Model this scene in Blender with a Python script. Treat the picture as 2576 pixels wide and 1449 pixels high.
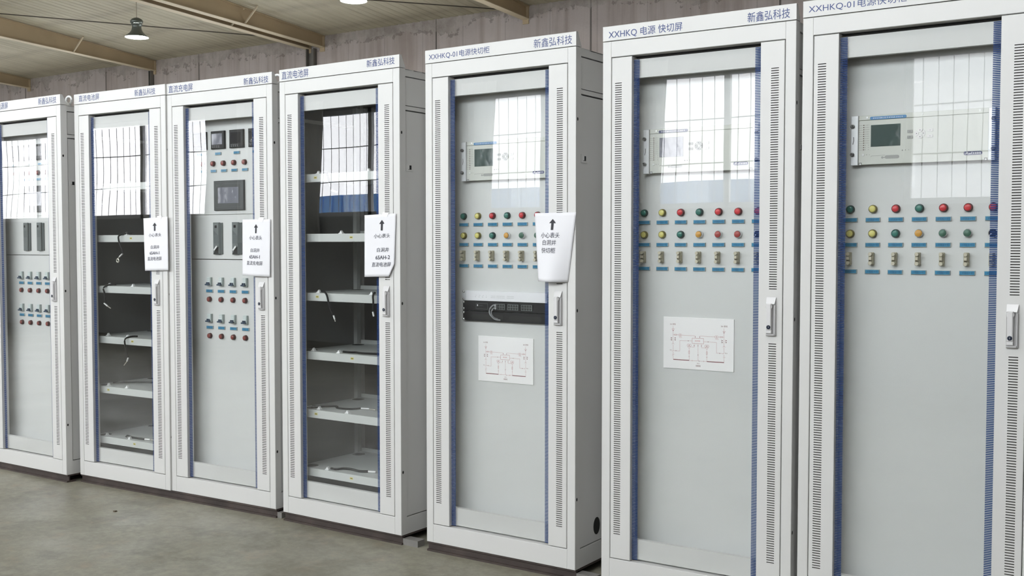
import bpy, math, random
from mathutils import Matrix, Vector

# ------------------------------------------------------------------ clear
for o in list(bpy.data.objects):
    bpy.data.objects.remove(o, do_unlink=True)
SC = bpy.context.scene
COL = SC.collection
Z0 = 0.045                      # cabinets stand on a 45 mm steel channel

# ------------------------------------------------------------------ camera
F_PX, CAM = 2687.855, (1.57964, -3.85267, 1.38285 + Z0)
YAW, PITCH, ROLL = -0.58819, -0.04185, -0.00017
_cy, _sy, _cp, _sp = math.cos(YAW), math.sin(YAW), math.cos(PITCH), math.sin(PITCH)
_f = Vector((_sy * _cp, _cy * _cp, _sp))
_r = Vector((_cy, -_sy, 0))
_u = _r.cross(_f)
_r2 = _r * math.cos(ROLL) + _u * math.sin(ROLL)
_u2 = _u * math.cos(ROLL) - _r * math.sin(ROLL)
cd = bpy.data.cameras.new('camera')
cd.sensor_fit = 'HORIZONTAL'
cd.sensor_width = 36.0
cd.lens = F_PX / 2576 * 36.0
cd.clip_end = 200
cam = bpy.data.objects.new('camera', cd)
COL.objects.link(cam)
M = Matrix((_r2, _u2, -_f)).transposed().to_4x4()
M.translation = Vector(CAM)
cam.matrix_world = M
SC.camera = cam

# ------------------------------------------------------------------ light + exposure
SKY = 9.0           # overcast daylight outside the windows
LAMP = 62.0          # pendant lamp lens radiance
SC.view_settings.view_transform = 'Standard'
SC.view_settings.look = 'None'
SC.view_settings.exposure = 0.66
SC.view_settings.gamma = 1.0
SC.view_settings.use_curve_mapping = False
try:
    c = SC.cycles
    c.max_bounces = 7
    c.diffuse_bounces = 4
    c.glossy_bounces = 3
    c.transmission_bounces = 3
    c.transparent_max_bounces = 24
    c.sample_clamp_indirect = 6.0
    c.caustics_reflective = False
    c.caustics_refractive = False
    c.use_denoising = True
except Exception:
    pass
W = bpy.data.worlds.new('overcast_sky')
SC.world = W
W.use_nodes = True
nt = W.node_tree
nt.nodes.clear()
wo = nt.nodes.new('ShaderNodeOutputWorld')
bg = nt.nodes.new('ShaderNodeBackground')
bg.inputs['Strength'].default_value = SKY
tc = nt.nodes.new('ShaderNodeTexCoord')
nz = nt.nodes.new('ShaderNodeTexNoise')
nz.inputs['Scale'].default_value = 3.0
rp = nt.nodes.new('ShaderNodeValToRGB')
rp.color_ramp.elements[0].position = 0.35
rp.color_ramp.elements[0].color = (0.93, 0.955, 1.0, 1)
rp.color_ramp.elements[1].position = 0.65
rp.color_ramp.elements[1].color = (0.985, 0.985, 1.0, 1)
nt.links.new(tc.outputs['Generated'], nz.inputs['Vector'])
nt.links.new(nz.outputs['Fac'], rp.inputs['Fac'])
nt.links.new(rp.outputs['Color'], bg.inputs['Color'])
nt.links.new(bg.outputs['Background'], wo.inputs['Surface'])

# windows of the front wall (behind the camera): x range of each opening
WIN = [(-17.8, -13.4), (-13.4, -10.5), (-9.75, -7.4), (-6.5, -4.4), (-3.8, -1.7), (-1.08, 0.65)]
WZ0, WZ1, WY = 1.80, 3.30, -7.0
# added row of unseen windows low in the back wall, lighting the ceiling
BFILLWIN = [(-32.5 + 5.6 * i, -28.3 + 5.6 * i) for i in range(5)]
BZ0, BZ1, BY = 1.0, 4.0, 14.0
for i, (a, b) in enumerate(BFILLWIN):
    ld = bpy.data.lights.new('window_daylight', 'AREA')
    ld.shape = 'RECTANGLE'
    ld.size, ld.size_y = b - a, BZ1 - BZ0
    ld.cycles.is_portal = True
    lo = bpy.data.objects.new('window_daylight', ld)
    lo.location = ((a + b) / 2, BY + 0.30, (BZ0 + BZ1) / 2)
    lo.rotation_euler = (-math.pi / 2, 0, 0)
    COL.objects.link(lo)
# unseen upper window band, added to fill light onto the cabinet fronts
CFILLWIN = [(-32.4, -27.4), (-26.3, -21.9), (-20.8, -16.4), (-15.0, -10.5), (-9.5, -4.9), (-3.9, 2.9)]
CZ0, CZ1 = 3.62, 5.55
for i, (a, b) in enumerate(CFILLWIN):
    ld = bpy.data.lights.new('window_daylight', 'AREA')
    ld.shape = 'RECTANGLE'
    ld.size, ld.size_y = b - a, CZ1 - CZ0
    ld.cycles.is_portal = True
    lo = bpy.data.objects.new('window_daylight', ld)
    lo.location = ((a + b) / 2, WY - 0.28, (CZ0 + CZ1) / 2)
    lo.rotation_euler = (math.pi / 2, 0, 0)
    COL.objects.link(lo)
for i, (a, b) in enumerate(WIN):
    ld = bpy.data.lights.new('window_daylight', 'AREA')
    ld.shape = 'RECTANGLE'
    ld.size, ld.size_y = b - a, WZ1 - WZ0
    ld.cycles.is_portal = True
    lo = bpy.data.objects.new('window_daylight', ld)
    lo.location = ((a + b) / 2, WY - 0.28, (WZ0 + WZ1) / 2)
    lo.rotation_euler = (math.pi / 2, 0, 0)
    COL.objects.link(lo)


# ------------------------------------------------------------------ materials
def mat(name, col, rough=0.5, metal=0.0, bump=0.0, bscale=200.0, vary=0.0, vscale=6.0, emit=0.0, spec=0.5, coat=0.0):
    m = bpy.data.materials.new(name)
    m.use_nodes = True
    n = m.node_tree
    b = n.nodes['Principled BSDF']
    b.inputs['Base Color'].default_value = (*col, 1)
    b.inputs['Roughness'].default_value = rough
    b.inputs['Metallic'].default_value = metal
    b.inputs['Specular IOR Level'].default_value = spec
    if coat:
        b.inputs['Coat Weight'].default_value = coat
        b.inputs['Coat Roughness'].default_value = 0.05
    if emit:
        b.inputs['Emission Color'].default_value = (*col, 1)
        b.inputs['Emission Strength'].default_value = emit
    t = None
    if bump or vary:
        t = n.nodes.new('ShaderNodeTexCoord')
    if vary:
        z = n.nodes.new('ShaderNodeTexNoise')
        z.inputs['Scale'].default_value = vscale
        z.inputs['Detail'].default_value = 5
        r = n.nodes.new('ShaderNodeValToRGB')
        r.color_ramp.elements[0].position = 0.3
        r.color_ramp.elements[1].position = 0.7
        r.color_ramp.elements[0].color = (*[c_ * (1 - vary) for c_ in col], 1)
        r.color_ramp.elements[1].color = (*[min(1, c_ * (1 + vary)) for c_ in col], 1)
        n.links.new(t.outputs['Object'], z.inputs['Vector'])
        n.links.new(z.outputs['Fac'], r.inputs['Fac'])
        n.links.new(r.outputs['Color'], b.inputs['Base Color'])
    if bump:
        z2 = n.nodes.new('ShaderNodeTexNoise')
        z2.inputs['Scale'].default_value = bscale
        bp = n.nodes.new('ShaderNodeBump')
        bp.inputs['Strength'].default_value = bump
        bp.inputs['Distance'].default_value = 0.002
        n.links.new(t.outputs['Object'], z2.inputs['Vector'])
        n.links.new(z2.outputs['Fac'], bp.inputs['Height'])
        n.links.new(bp.outputs['Normal'], b.inputs['Normal'])
    return m


def glass_mat(name, tint, wave):
    m = bpy.data.materials.new(name)
    m.use_nodes = True
    n = m.node_tree
    n.nodes.clear()
    N = n.nodes.new
    out, mix, tr, gl = N('ShaderNodeOutputMaterial'), N('ShaderNodeMixShader'), N('ShaderNodeBsdfTransparent'), N('ShaderNodeBsdfGlossy')
    tr.inputs['Color'].default_value = (*tint, 1)
    gl.inputs['Roughness'].default_value = 0.0
    gl.inputs['Color'].default_value = (1, 1, 1, 1)
    fr, geo, m1, m2, m3 = N('ShaderNodeFresnel'), N('ShaderNodeNewGeometry'), N('ShaderNodeMath'), N('ShaderNodeMath'), N('ShaderNodeMath')
    fr.inputs['IOR'].default_value = 1.52
    m1.operation, m1.inputs[1].default_value = 'MULTIPLY', 1.9     # both faces of the pane
    m2.operation, m2.inputs[0].default_value = 'SUBTRACT', 1.0
    m3.operation, m3.use_clamp = 'MULTIPLY', True
    n.links.new(fr.outputs['Fac'], m1.inputs[0])
    n.links.new(geo.outputs['Backfacing'], m2.inputs[1])
    n.links.new(m1.outputs[0], m3.inputs[0])
    n.links.new(m2.outputs[0], m3.inputs[1])
    n.links.new(m3.outputs[0], mix.inputs['Fac'])
    n.links.new(tr.outputs[0], mix.inputs[1])
    n.links.new(gl.outputs[0], mix.inputs[2])
    n.links.new(mix.outputs[0], out.inputs['Surface'])
    if wave:
        t, z, bp = N('ShaderNodeTexCoord'), N('ShaderNodeTexNoise'), N('ShaderNodeBump')
        z.inputs['Scale'].default_value = 2.2
        z.inputs['Detail'].default_value = 0.0
        bp.inputs['Strength'].default_value = wave
        bp.inputs['Distance'].default_value = 0.02
        n.links.new(t.outputs['Object'], z.inputs['Vector'])
        n.links.new(z.outputs['Fac'], bp.inputs['Height'])
        n.links.new(bp.outputs['Normal'], gl.inputs['Normal'])
    return m


PAINT = mat('light_grey_powder_coat', (0.64, 0.634, 0.626), 0.42, bump=0.10, bscale=650, vary=0.015, vscale=3)
PANEL = mat('mounting_panel_paint', (0.63, 0.635, 0.63), 0.5, bump=0.08, bscale=650, vary=0.02, vscale=2)
INNER = mat('shade_dark_inner_sheet', (0.048, 0.046, 0.045), 0.6, vary=0.06, vscale=3)  # base colour darkened to stand for the shade inside the cabinets
INNER2 = mat('shade_dark_side_sheet', (0.12, 0.123, 0.12), 0.5, vary=0.04, vscale=3)  # side sheets darkened as well, for the unlit depth behind the door
SHELF = mat('shelf_paint', (0.53, 0.55, 0.54), 0.4, bump=0.05, bscale=500)
SLOT = mat('slot_interior', (0.035, 0.028, 0.024), 0.8)
BLUE = mat('printed_blue_ink', (0.008, 0.036, 0.15), 0.6, spec=0.2)
INK = mat('navy_lettering', (0.03, 0.055, 0.19), 0.5)
BLACKINK = mat('black_ink', (0.012, 0.012, 0.018), 0.6)
REDINK = mat('red_brown_ink', (0.50, 0.20, 0.21), 0.6)
REDINK2 = mat('dark_red_ink', (0.20, 0.045, 0.05), 0.6)
CHROME = mat('satin_chrome', (0.78, 0.78, 0.79), 0.22, metal=1.0)
ALU = mat('brushed_aluminium', (0.80, 0.80, 0.83), 0.36, metal=0.25, bump=0.15, bscale=300)
BRACKET = mat('cast_bracket', (0.66, 0.67, 0.69), 0.4, metal=0.3, bump=0.3, bscale=260)
RELAYF = mat('relay_front_film', (0.56, 0.57, 0.53), 0.45)
RELAYBTN = mat('grey_key', (0.33, 0.33, 0.32), 0.5)
RELAYBTN2 = mat('pale_key', (0.58, 0.57, 0.56), 0.5)
LCD = mat('lcd_with_film', (0.055, 0.085, 0.082), 0.08, bump=0.5, bscale=22, coat=0.5)
STRIPBLUE = mat('title_strip_blue', (0.05, 0.20, 0.42), 0.4)
STRIPNAVY = mat('title_strip_navy', (0.035, 0.04, 0.11), 0.4)
BADGE = mat('badge_navy', (0.03, 0.035, 0.12), 0.4)
WHITEINK = mat('white_ink', (0.75, 0.76, 0.8), 0.5)
GREYINK = mat('grey_ink', (0.20, 0.20, 0.19), 0.5)
DARKSTEEL = mat('dark_screw', (0.14, 0.14, 0.14), 0.35, metal=0.8)
SCREW = mat('zinc_screw', (0.55, 0.55, 0.55), 0.3, metal=1.0)
BLACK = mat('black_plastic', (0.007, 0.007, 0.008), 0.5, spec=0.3)
BLACKGLOSS = mat('black_glossy_screen', (0.012, 0.012, 0.015), 0.06, bump=0.35, bscale=30)
FILMSCREEN = mat('screen_under_film', (0.16, 0.165, 0.20), 0.08, bump=0.6, bscale=24, coat=0.6)
DGREY = mat('dark_grey_plastic', (0.034, 0.038, 0.039), 0.45)
MGREY = mat('module_grey', (0.115, 0.13, 0.13), 0.5, vary=0.05)
MGREY2 = mat('module_grill', (0.075, 0.09, 0.09), 0.5)
WHITE = mat('white_plastic', (0.74, 0.75, 0.75), 0.4)
BRKW = mat('breaker_white', (0.60, 0.66, 0.66), 0.4)
BRKSIDE = mat('breaker_side', (0.33, 0.37, 0.36), 0.5)
LEVER = mat('breaker_lever_blue', (0.02, 0.045, 0.085), 0.35)
TAG = mat('blue_name_tag', (0.055, 0.235, 0.40), 0.12, vary=0.25, vscale=40)
TAGRIM = mat('clear_tag_holder', (0.36, 0.42, 0.44), 0.12)
TAGINK = mat('tag_ink', (0.015, 0.075, 0.17), 0.5)
BEIGE = mat('beige_bakelite', (0.43, 0.40, 0.30), 0.45, vary=0.06, vscale=60)
BEIGE2 = mat('beige_bakelite_cap', (0.55, 0.51, 0.40), 0.4)
BOARD = mat('white_plastic_board', (0.90, 0.885, 0.89), 0.35)
PAPER = mat('white_paper', (0.77, 0.765, 0.80), 0.75, vary=0.01, vscale=12)
TAPE = mat('clear_tape', (0.80, 0.80, 0.80), 0.15)
CABLE = mat('black_cable', (0.006, 0.006, 0.007), 0.6, spec=0.25)
PATCH = mat('grey_patch_cable', (0.27, 0.28, 0.29), 0.5)
SLEEVE = mat('white_sleeve', (0.72, 0.72, 0.72), 0.5)
LUG = mat('tinned_lug', (0.6, 0.58, 0.52), 0.35, metal=0.9)
YELLOW = mat('yellow_sticker', (0.62, 0.54, 0.12), 0.5)
RUBBER = mat('black_grommet', (0.01, 0.01, 0.01), 0.7)
CHANNEL = mat('rusty_brown_channel', (0.055, 0.040, 0.035), 0.7, vary=0.35, vscale=9, bump=0.3, bscale=80)
CHANEND = mat('pale_channel_end', (0.20, 0.19, 0.18), 0.7, vary=0.2)
LENS = {
    'green': (mat('green_lens', (0.035, 0.165, 0.135), 0.25), mat('green_lamp_body', (0.012, 0.045, 0.042), 0.3)),
    'yellow': (mat('yellow_lens', (0.66, 0.60, 0.19), 0.25), mat('yellow_lamp_body', (0.17, 0.145, 0.035), 0.3)),
    'red': (mat('red_lens', (0.56, 0.035, 0.045), 0.25), mat('red_lamp_body', (0.12, 0.018, 0.022), 0.3)),
    'brick': (mat('brick_red_lens', (0.23, 0.045, 0.037), 0.3), mat('brick_lamp_body', (0.07, 0.022, 0.02), 0.35)),
    'orange': (mat('orange_cap', (0.62, 0.32, 0.06), 0.35), CHROME),
    'greencap': (mat('green_cap', (0.06, 0.15, 0.105), 0.4), CHROME),
    'redcap': (mat('red_cap', (0.36, 0.05, 0.045), 0.35), CHROME),
}
GLASS = glass_mat('door_glass', (0.988, 0.993, 0.991), 0.05)
WGLASS = glass_mat('window_glass', (0.95, 0.97, 0.965), 0.0)
WGLASS2 = [glass_mat('dimmed_window_glass', (k_, k_, k_), 0.0) for k_ in (0.78, 0.84, 0.84, 0.66, 0.70, 0.48)]  # grey tints dim the daylight and its reflections, window by window
BEAM = mat('beige_primer_steel', (0.47, 0.37, 0.245), 0.55, vary=0.08, vscale=1.5)
BEAMF = mat('beige_primer_flange', (0.66, 0.57, 0.43), 0.55, vary=0.06, vscale=1.5)
COLUMN = mat('grey_steel_column', (0.16, 0.15, 0.14), 0.6, vary=0.1)
LAMPM = mat('lamp_grey_metal', (0.16, 0.18, 0.17), 0.35, metal=0.5)
LAMPL = mat('lamp_lens_lit', (1.0, 0.975, 0.94), 0.5, emit=LAMP)
WIRE = mat('dark_wire', (0.06, 0.05, 0.04), 0.6)
CORD = mat('pale_cord', (0.45, 0.40, 0.33), 0.6)
CURTAIN = mat('white_curtain', (0.74, 0.73, 0.70), 0.8, vary=0.04)
_n = CURTAIN.node_tree
_t, _x = _n.nodes.new('ShaderNodeBsdfTranslucent'), _n.nodes.new('ShaderNodeMixShader')
_t.inputs['Color'].default_value = (0.62, 0.61, 0.59, 1)
_x.inputs['Fac'].default_value = 0.42
_n.links.new(_n.nodes['Principled BSDF'].outputs[0], _x.inputs[1])
_n.links.new(_t.outputs[0], _x.inputs[2])
_n.links.new(_x.outputs[0], _n.nodes['Material Output'].inputs['Surface'])
FRAMEW = mat('white_window_frame', (0.62, 0.62, 0.62), 0.4)
FENCE = mat('blue_sheet_fence', (0.20, 0.45, 0.90), 0.5, vary=0.06, vscale=1)
GROUNDM = mat('outside_concrete', (0.48, 0.47, 0.45), 0.8, vary=0.15, vscale=1)
CHIP = mat('dry_brown_chip', (0.07, 0.05, 0.03), 0.8)


def nodes_mat(name, rough=0.8):
    m = bpy.data.materials.new(name)
    m.use_nodes = True
    n = m.node_tree
    b = n.nodes['Principled BSDF']
    b.inputs['Roughness'].default_value = rough
    return m, n, b


def nmath(n, op, a, b=None, clamp=False):
    x = n.nodes.new('ShaderNodeMath')
    x.operation = op
    x.use_clamp = clamp
    for i, v in enumerate((a, b)):
        if v is None:
            continue
        if isinstance(v, (int, float)):
            x.inputs[i].default_value = v
        else:
            n.links.new(v, x.inputs[i])
    return x.outputs[0]


def nnoise(n, vec, scale, detail=4, rough=0.5, sc=None):
    if sc:
        mp = n.nodes.new('ShaderNodeMapping')
        mp.inputs['Scale'].default_value = sc
        n.links.new(vec, mp.inputs['Vector'])
        vec = mp.outputs[0]
    z = n.nodes.new('ShaderNodeTexNoise')
    z.inputs['Scale'].default_value = scale
    z.inputs['Detail'].default_value = detail
    z.inputs['Roughness'].default_value = rough
    n.links.new(vec, z.inputs['Vector'])
    return z.outputs['Fac']


def nramp(n, fac, stops):
    r = n.nodes.new('ShaderNodeValToRGB')
    e = r.color_ramp.elements
    while len(e) < len(stops):
        e.new(0.5)
    for x, (p, c_) in zip(e, stops):
        x.position = p
        x.color = (*c_, 1) if len(c_) == 3 else c_
    n.links.new(fac, r.inputs['Fac'])
    return r.outputs['Color']


def nmix(n, fac, a, b, mode='MIX'):
    x = n.nodes.new('ShaderNodeMix')
    x.data_type = 'RGBA'
    x.blend_type = mode
    if isinstance(fac, (int, float)):
        x.inputs[0].default_value = fac
    else:
        n.links.new(fac, x.inputs[0])
    for i, v in ((6, a), (7, b)):
        if isinstance(v, tuple):
            x.inputs[i].default_value = (*v, 1)
        else:
            n.links.new(v, x.inputs[i])
    return x.outputs[2]


def floor_material():
    m, n, b = nodes_mat('worn_concrete_floor', 0.5)
    t = n.nodes.new('ShaderNodeTexCoord').outputs['Object']
    base = nramp(n, nnoise(n, t, 0.8, 8, 0.62), [(0.34, (0.185, 0.170, 0.128)), (0.5, (0.258, 0.246, 0.194)), (0.66, (0.315, 0.304, 0.247))])
    stain = nramp(n, nnoise(n, t, 2.4, 8, 0.68), [(0.36, (0.60, 0.59, 0.58)), (0.50, (1, 1, 1))])
    c1 = nmix(n, 0.8, base, stain, 'MULTIPLY')
    scr = nramp(n, nnoise(n, t, 22, 8, 0.75), [(0.40, (0.80, 0.79, 0.78)), (0.6, (1.12, 1.12, 1.12))])
    c2 = nmix(n, 0.75, c1, scr, 'MULTIPLY')
    rust = nramp(n, nnoise(n, t, 5.5, 6, 0.7), [(0.55, (1, 1, 1)), (0.72, (1.05, 0.90, 0.82))])
    c2 = nmix(n, 0.8, c2, rust, 'MULTIPLY')
    v = n.nodes.new('ShaderNodeTexVoronoi')
    v.inputs['Scale'].default_value = 26
    n.links.new(t, v.inputs['Vector'])
    spk = nmath(n, 'LESS_THAN', v.outputs['Distance'], 0.05)
    c3 = nmix(n, nmath(n, 'MULTIPLY', spk, 0.5), c2, (0.55, 0.54, 0.50))
    n.links.new(c3, b.inputs['Base Color'])
    n.links.new(nramp(n, nnoise(n, t, 2.0, 5), [(0.3, (0.32,) * 3), (0.7, (0.55,) * 3)]), b.inputs['Roughness'])
    bp = n.nodes.new('ShaderNodeBump')
    bp.inputs['Strength'].default_value = 0.15
    bp.inputs['Distance'].default_value = 0.004
    n.links.new(nnoise(n, t, 40, 5), bp.inputs['Height'])
    n.links.new(bp.outputs[0], b.inputs['Normal'])
    return m


def wall_material():
    m, n, b = nodes_mat('stained_concrete_wall', 0.85)
    t = n.nodes.new('ShaderNodeTexCoord').outputs['Object']
    s = n.nodes.new('ShaderNodeSeparateXYZ')
    n.links.new(t, s.inputs[0])
    X, Z = s.outputs[0], s.outputs[2]
    base = nramp(n, nnoise(n, t, 0.7, 6, 0.6), [(0.3, (0.45, 0.405, 0.402)), (0.7, (0.57, 0.52, 0.518))])
    streak = nramp(n, nnoise(n, t, 2.2, 6, 0.65, (1.6, 1.6, 0.09)), [(0.36, (0.72, 0.66, 0.62)), (0.55, (1.02, 1.0, 1.0))])
    c1 = nmix(n, 0.75, base, streak, 'MULTIPLY')
    # vertical joints between the cast boards
    fx = nmath(n, 'FRACT', nmath(n, 'MULTIPLY', X, 1 / 1.05))
    seam = nmath(n, 'LESS_THAN', fx, 0.022)
    fx2 = nmath(n, 'FRACT', nmath(n, 'ADD', nmath(n, 'MULTIPLY', X, 1 / 3.7), 0.31))
    seam2 = nmath(n, 'LESS_THAN', fx2, 0.010)
    c2 = nmix(n, nmath(n, 'MULTIPLY', seam, 0.24), c1, (0.15, 0.12, 0.11))
    c2 = nmix(n, nmath(n, 'MULTIPLY', seam2, 0.8), c2, (0.08, 0.07, 0.065))
    # crumbled darker mortar band under the roof
    wob = nmath(n, 'MULTIPLY', nmath(n, 'SUBTRACT', nnoise(n, t, 1.1, 5, 0.65), 0.5), 1.1)
    zz = nmath(n, 'ADD', Z, wob)
    up = nmath(n, 'MULTIPLY', nmath(n, 'GREATER_THAN', zz, 5.88), 1.0)
    dirty = nramp(n, nnoise(n, t, 2.6, 8, 0.7), [(0.35, (0.20, 0.175, 0.155)), (0.6, (0.46, 0.42, 0.40))])
    c3 = nmix(n, nmath(n, 'MULTIPLY', up, 0.55), c2, dirty)
    pits = nmath(n, 'MULTIPLY', nmath(n, 'LESS_THAN', nmath(n, 'ABSOLUTE', nmath(n, 'SUBTRACT', zz, 5.84)), 0.05), nmath(n, 'GREATER_THAN', nnoise(n, t, 5, 6, 0.7), 0.53))
    c4 = nmix(n, nmath(n, 'MULTIPLY', pits, 0.5), c3, (0.14, 0.12, 0.105))
    n.links.new(c4, b.inputs['Base Color'])
    bp = n.nodes.new('ShaderNodeBump')
    bp.inputs['Strength'].default_value = 0.5
    bp.inputs['Distance'].default_value = 0.03
    n.links.new(nnoise(n, t, 6, 8, 0.7), bp.inputs['Height'])
    n.links.new(bp.outputs[0], b.inputs['Normal'])
    return m


def ceiling_material():
    m, n, b = nodes_mat('banded_corrugated_sheet', 0.6)
    t = n.nodes.new('ShaderNodeTexCoord').outputs['Object']
    s = n.nodes.new('ShaderNodeSeparateXYZ')
    n.links.new(t, s.inputs[0])
    X, Y = s.outputs[0], s.outputs[1]
    base = nramp(n, nnoise(n, t, 0.6, 5), [(0.3, (0.46, 0.425, 0.335)), (0.7, (0.56, 0.525, 0.425))])
    # darker bands along the purlin lines
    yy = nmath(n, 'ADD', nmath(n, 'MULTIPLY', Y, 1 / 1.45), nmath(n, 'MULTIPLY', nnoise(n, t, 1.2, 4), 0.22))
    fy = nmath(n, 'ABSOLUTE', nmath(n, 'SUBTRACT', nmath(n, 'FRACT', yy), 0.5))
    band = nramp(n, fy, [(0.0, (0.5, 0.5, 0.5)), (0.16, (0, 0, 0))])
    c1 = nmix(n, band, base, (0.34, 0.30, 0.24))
    st = nramp(n, nnoise(n, t, 2.0, 5, 0.6, (2.5, 0.2, 1)), [(0.35, (0.84, 0.83, 0.81)), (0.6, (1.02, 1.02, 1.02))])
    c2 = nmix(n, 0.8, c1, st, 'MULTIPLY')
    n.links.new(c2, b.inputs['Base Color'])
    return m


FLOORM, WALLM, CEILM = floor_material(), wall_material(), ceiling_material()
WALLDARK = mat('light_cutting_wall', (0.085, 0.08, 0.08), 0.85, vary=0.15, vscale=0.8)
WALLPALE = mat('pale_plaster_wall', (0.30, 0.295, 0.29), 0.85, vary=0.10, vscale=0.8)  # wall behind the camera, paled to bounce light onto the cabinets
WALLIN = mat('dim_plaster_wall', (0.20, 0.19, 0.19), 0.85, vary=0.15, vscale=0.8)


# ------------------------------------------------------------------ mesh builder
TXT = {}


def text_data(s, bold=0.0):
    k = (s, bold)
    if k in TXT:
        return TXT[k]
    cu = bpy.data.curves.new('t', 'FONT')
    cu.body = s
    cu.size = 1.0
    cu.offset = bold
    cu.resolution_u = 3
    ob = bpy.data.objects.new('t', cu)
    COL.objects.link(ob)
    dg = bpy.context.evaluated_depsgraph_get()
    me = bpy.data.meshes.new_from_object(ob.evaluated_get(dg))
    v = [(p.co.x, p.co.y) for p in me.vertices]
    f = [tuple(p.vertices) for p in me.polygons]
    bpy.data.objects.remove(ob, do_unlink=True)
    bpy.data.curves.remove(cu)
    bpy.data.meshes.remove(me)
    if v:
        x0, x1 = min(a for a, _ in v), max(a for a, _ in v)
        y0, y1 = min(b for _, b in v), max(b for _, b in v)
        v = [((a - x0) / (x1 - x0), (b - y0) / (y1 - y0)) for a, b in v]
    TXT[k] = (v, f)
    return TXT[k]


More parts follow.
